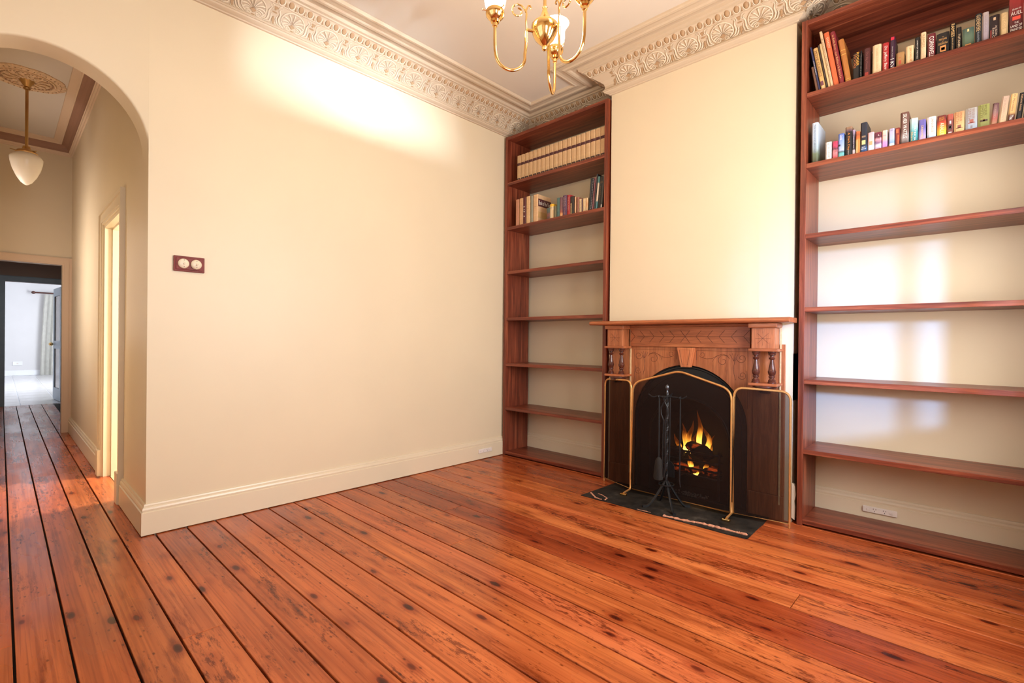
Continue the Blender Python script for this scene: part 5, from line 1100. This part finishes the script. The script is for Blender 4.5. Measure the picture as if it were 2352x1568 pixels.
# left bookcase: set of twenty volumes
BND = (0.075, 0.018, 0.022)
for i in range(20):
    x = 0.158+i*(1.182-0.158)/20
    book(x, SH[0], 0.0505, 0.250+random.uniform(-0.001, 0.001), 0, 'cream encyclopedia volume with brown bands, %s from left of the top shelf set' % ORD[i], 'matching volumes on the top shelf of the left bookcase', S1((0.54, 0.345, 0.18)), dep=0.19, y=2.940,
         prints=[(0.600, 0.700, 0.005, 0.995, BND), (0.655, 0.660, 0.15, 0.85, (0.55, 0.38, 0.22)), (0.630, 0.634, 0.2, 0.8, (0.45, 0.28, 0.16)), (0.0, 0.105, 0.06, 0.94, (0.04, 0.015, 0.016))],
         texts=[(str(i+1), 0.05, 0.16 if i < 9 else 0.3, 0.5, 0.045, False, (0.5, 0.32, 0.18))])
L2 = [
 ((0.152, 0.044, 0.260, 0), 'pinkish tan yearbook', S1((0.48, 0.22, 0.13)), dict(dep=0.2)),
 ((0.200, 0.050, 0.262, 0), 'tan yearbook', S1((0.56, 0.32, 0.16)), dict(dep=0.2, prints=[(0.45+0.07*k, 0.453+0.07*k, 0.1, 0.9, (0.42, 0.22, 0.11)) for k in range(7)])),
 ((0.251, 0.038, 0.262, 0), 'dark maroon yearbook with white lettering', S1((0.085, 0.013, 0.018)), dict(dep=0.2, texts=[('Book', 0.66, 0.7, 0.5, 0.05, False, W_), ('of the', 0.55, 0.7, 0.5, 0.03, False, W_), ('Year', 0.48, 0.7, 0.5, 0.05, False, W_), ('1966', 0.30, 0.6, 0.5, 0.05, False, W_)])),
 ((0.292, 0.050, 0.264, 0), 'pale cream yearbook', S1((0.64, 0.41, 0.21)), dict(dep=0.2, texts=[('1969', 0.54, 0.4, 0.5, 0.03, False, (0.25, 0.12, 0.06))], prints=[(0.2+0.07*k, 0.203+0.07*k, 0.1, 0.9, (0.50, 0.30, 0.15)) for k in range(11)])),
 ((0.344, 0.037, 0.258, 0), 'grey green yearbook', S1((0.24, 0.22, 0.16)), dict(dep=0.2)),
 ((0.382, 0.060, 0.262, 0), 'cream yearbook whose front cover shows its banner', S1((0.62, 0.39, 0.21)), dict(dep=0.2, texts=[('1972', 0.56, 0.4, 0.5, 0.03, False, (0.25, 0.12, 0.06))], prints=[(0.2+0.07*k, 0.203+0.07*k, 0.1, 0.9, (0.48, 0.28, 0.14)) for k in range(11)])),
 ((0.549, 0.039, 0.106, 0), 'small dark paperback with coloured picture', [(0.0, (0.05, 0.05, 0.045)), (0.4, (0.20, 0.06, 0.05)), (0.6, (0.06, 0.07, 0.06)), (1.0, (0.06, 0.10, 0.09))], dict(pic=0.6)),
 ((0.589, 0.041, 0.136, 0), 'white paperback with a yellow top', [(0.0, (0.66, 0.52, 0.32)), (0.80, (0.68, 0.54, 0.34)), (0.84, (0.75, 0.42, 0.03)), (1.0, (0.75, 0.42, 0.03))], dict(texts=[('D', 0.72, 0.5, 0.55, 0.09, False, (0.1, 0.06, 0.03))], prints=[(0.05, 0.6, 0.85, 0.99, (0.5, 0.28, 0.08))])),
 ((0.641, 0.026, 0.110, 0), 'narrow olive paperback', S1((0.16, 0.13, 0.065))),
 ((0.669, 0.035, 0.178, 0), 'teal green book', S1((0.05, 0.115, 0.105)), dict(texts=[('COUNTRY LIFE', 0.6, 0.6, 0.5, 0.3, V, (0.25, 0.28, 0.2))])),
 ((0.705, 0.032, 0.176, 0), 'mauve brown book with a pale flame', [(0.0, (0.66, 0.38, 0.20)), (0.14, (0.68, 0.30, 0.12)), (0.24, (0.30, 0.07, 0.05)), (0.4, (0.20, 0.08, 0.08)), (1.0, (0.14, 0.06, 0.08))]),
 ((0.738, 0.048, 0.186, 0), 'purple book with pale lettering', S1((0.085, 0.035, 0.085)), dict(texts=[('MAEVE', 0.70, 0.46, 0.68, 0.26, V, (0.45, 0.32, 0.30)), ('BINCHY', 0.66, 0.5, 0.36, 0.26, V, (0.45, 0.32, 0.30)), ('Circle', 0.22, 0.3, 0.5, 0.3, V, (0.5, 0.3, 0.25))])),
 ((0.788, 0.034, 0.182, 0), 'scarlet book', [(0.0, (0.50, 0.03, 0.02)), (0.2, (0.34, 0.02, 0.022)), (1.0, (0.32, 0.02, 0.025))], dict(texts=[('THE FLAMES', 0.55, 0.66, 0.5, 0.3, V, (0.6, 0.35, 0.25))], dep=0.15)),
 ((0.823, 0.040, 0.160, 0), 'black book with a cream title panel', S1((0.02, 0.014, 0.012)), dict(prints=[(0.04, 0.62, 0.10, 0.5, (0.50, 0.36, 0.18))], texts=[('QUEEN', 0.33, 0.48, 0.30, 0.3, V, (0.1, 0.05, 0.03))])),
 ((0.871, 0.017, 0.150, 0), 'slim tan book', S1((0.56, 0.30, 0.16))),
 ((0.900, 0.018, 0.142, 0), 'slim rose brown book', S1((0.30, 0.12, 0.08))),
 ((0.920, 0.029, 0.120, 0), 'cream paperback with dark lettering', S1((0.62, 0.44, 0.25)), dict(texts=[('WAR AND PEACE', 0.5, 0.75, 0.5, 0.36, V, (0.14, 0.09, 0.06))])),
 ((0.950, 0.009, 0.114, 0), 'very thin purple paperback', S1((0.10, 0.05, 0.07))),
 ((0.960, 0.032, 0.116, 0), 'ivory paperback with brown lettering', S1((0.64, 0.46, 0.25)), dict(texts=[('THE DARLING', 0.45, 0.7, 0.5, 0.26, V, (0.25, 0.14, 0.08))])),
 ((0.994, 0.020, 0.116, 0), 'buff and orange paperback', [(0.0, (0.62, 0.42, 0.22)), (0.5, (0.60, 0.30, 0.13)), (1.0, (0.66, 0.45, 0.24))]),
 ((1.018, 0.019, 0.278, 4.7), 'tall leaning black book', S1(K_), dict(dep=0.21)),
 ((1.040, 0.011, 0.275, 5.2), 'leaning black spiral bound notebook', S1((0.02, 0.017, 0.017)), dict(dep=0.21, prints=[(0.04+0.05*k, 0.06+0.05*k, 0.2, 0.8, (0.35, 0.3, 0.28)) for k in range(19)])),
 ((1.053, 0.015, 0.272, 5.6), 'leaning red spiral bound notebook', S1((0.22, 0.05, 0.055)), dict(dep=0.21, prints=[(0.04+0.05*k, 0.065+0.05*k, 0.15, 0.85, (0.05, 0.035, 0.035)) for k in range(19)])),
 ((1.073, 0.015, 0.300, 5.5), 'tallest leaning black book', S1(K_), dict(dep=0.23, prints=[(0.02, 0.98, 0.02, 0.3, (0.50, 0.26, 0.2))])),
 ((1.091, 0.018, 0.276, 5.6), 'leaning cream and teal book', [(0.0, (0.06, 0.17, 0.17)), (0.22, (0.07, 0.18, 0.18)), (0.26, (0.62, 0.48, 0.34)), (0.78, (0.62, 0.48, 0.34)), (0.82, (0.07, 0.18, 0.17)), (1.0, (0.07, 0.18, 0.17))], dict(dep=0.22)),
 ((1.113, 0.046, 0.268, 4.8), 'thick leaning black book with dim gold lettering', S1((0.012, 0.010, 0.009)), dict(dep=0.22, texts=[('ALLAN', 0.82, 0.5, 0.55, 0.07, False, (0.20, 0.11, 0.06)), ('AUSTRALIA', 0.45, 0.5, 0.4, 0.2, V, (0.16, 0.10, 0.05))], prints=[(0.02, 0.12, 0.75, 0.98, (0.4, 0.36, 0.33))])),
]
shelf_of_books(L2, SH[1], "left bookcase's second shelf", 'books on the second shelf of the left bookcase')
# banner on the yearbook cover that faces right
ybk = [o for o in COL.objects if o.get('label', '').startswith('cream yearbook whose')][0]
wd = 0.0592
bm = bmesh.new(); box(bm, wd-0.0004, wd+0.0008, 0.008, 0.198, 0.150, 0.222); me = to_me('cover_banner', bm, flat((0.075, 0.016, 0.018)), False); q = bpy.data.objects.new('cover_banner', me); COL.objects.link(q); q.parent = ybk
bm = bmesh.new(); box(bm, wd-0.0004, wd+0.0007, 0.008, 0.198, 0.040, 0.100); me = to_me('cover_print', bm, flat((0.52, 0.32, 0.13)), False); q = bpy.data.objects.new('cover_print', me); COL.objects.link(q); q.parent = ybk
me = text_mesh('Book of the Year', 0.172, 0.040, False)
for v in me.vertices: v.co = (0.0, v.co.x, v.co.z)
me.materials.append(flat(W_)); q = bpy.data.objects.new('title', me); COL.objects.link(q); q.parent = ybk; q.location = (wd+0.0012, 0.103, 0.186)
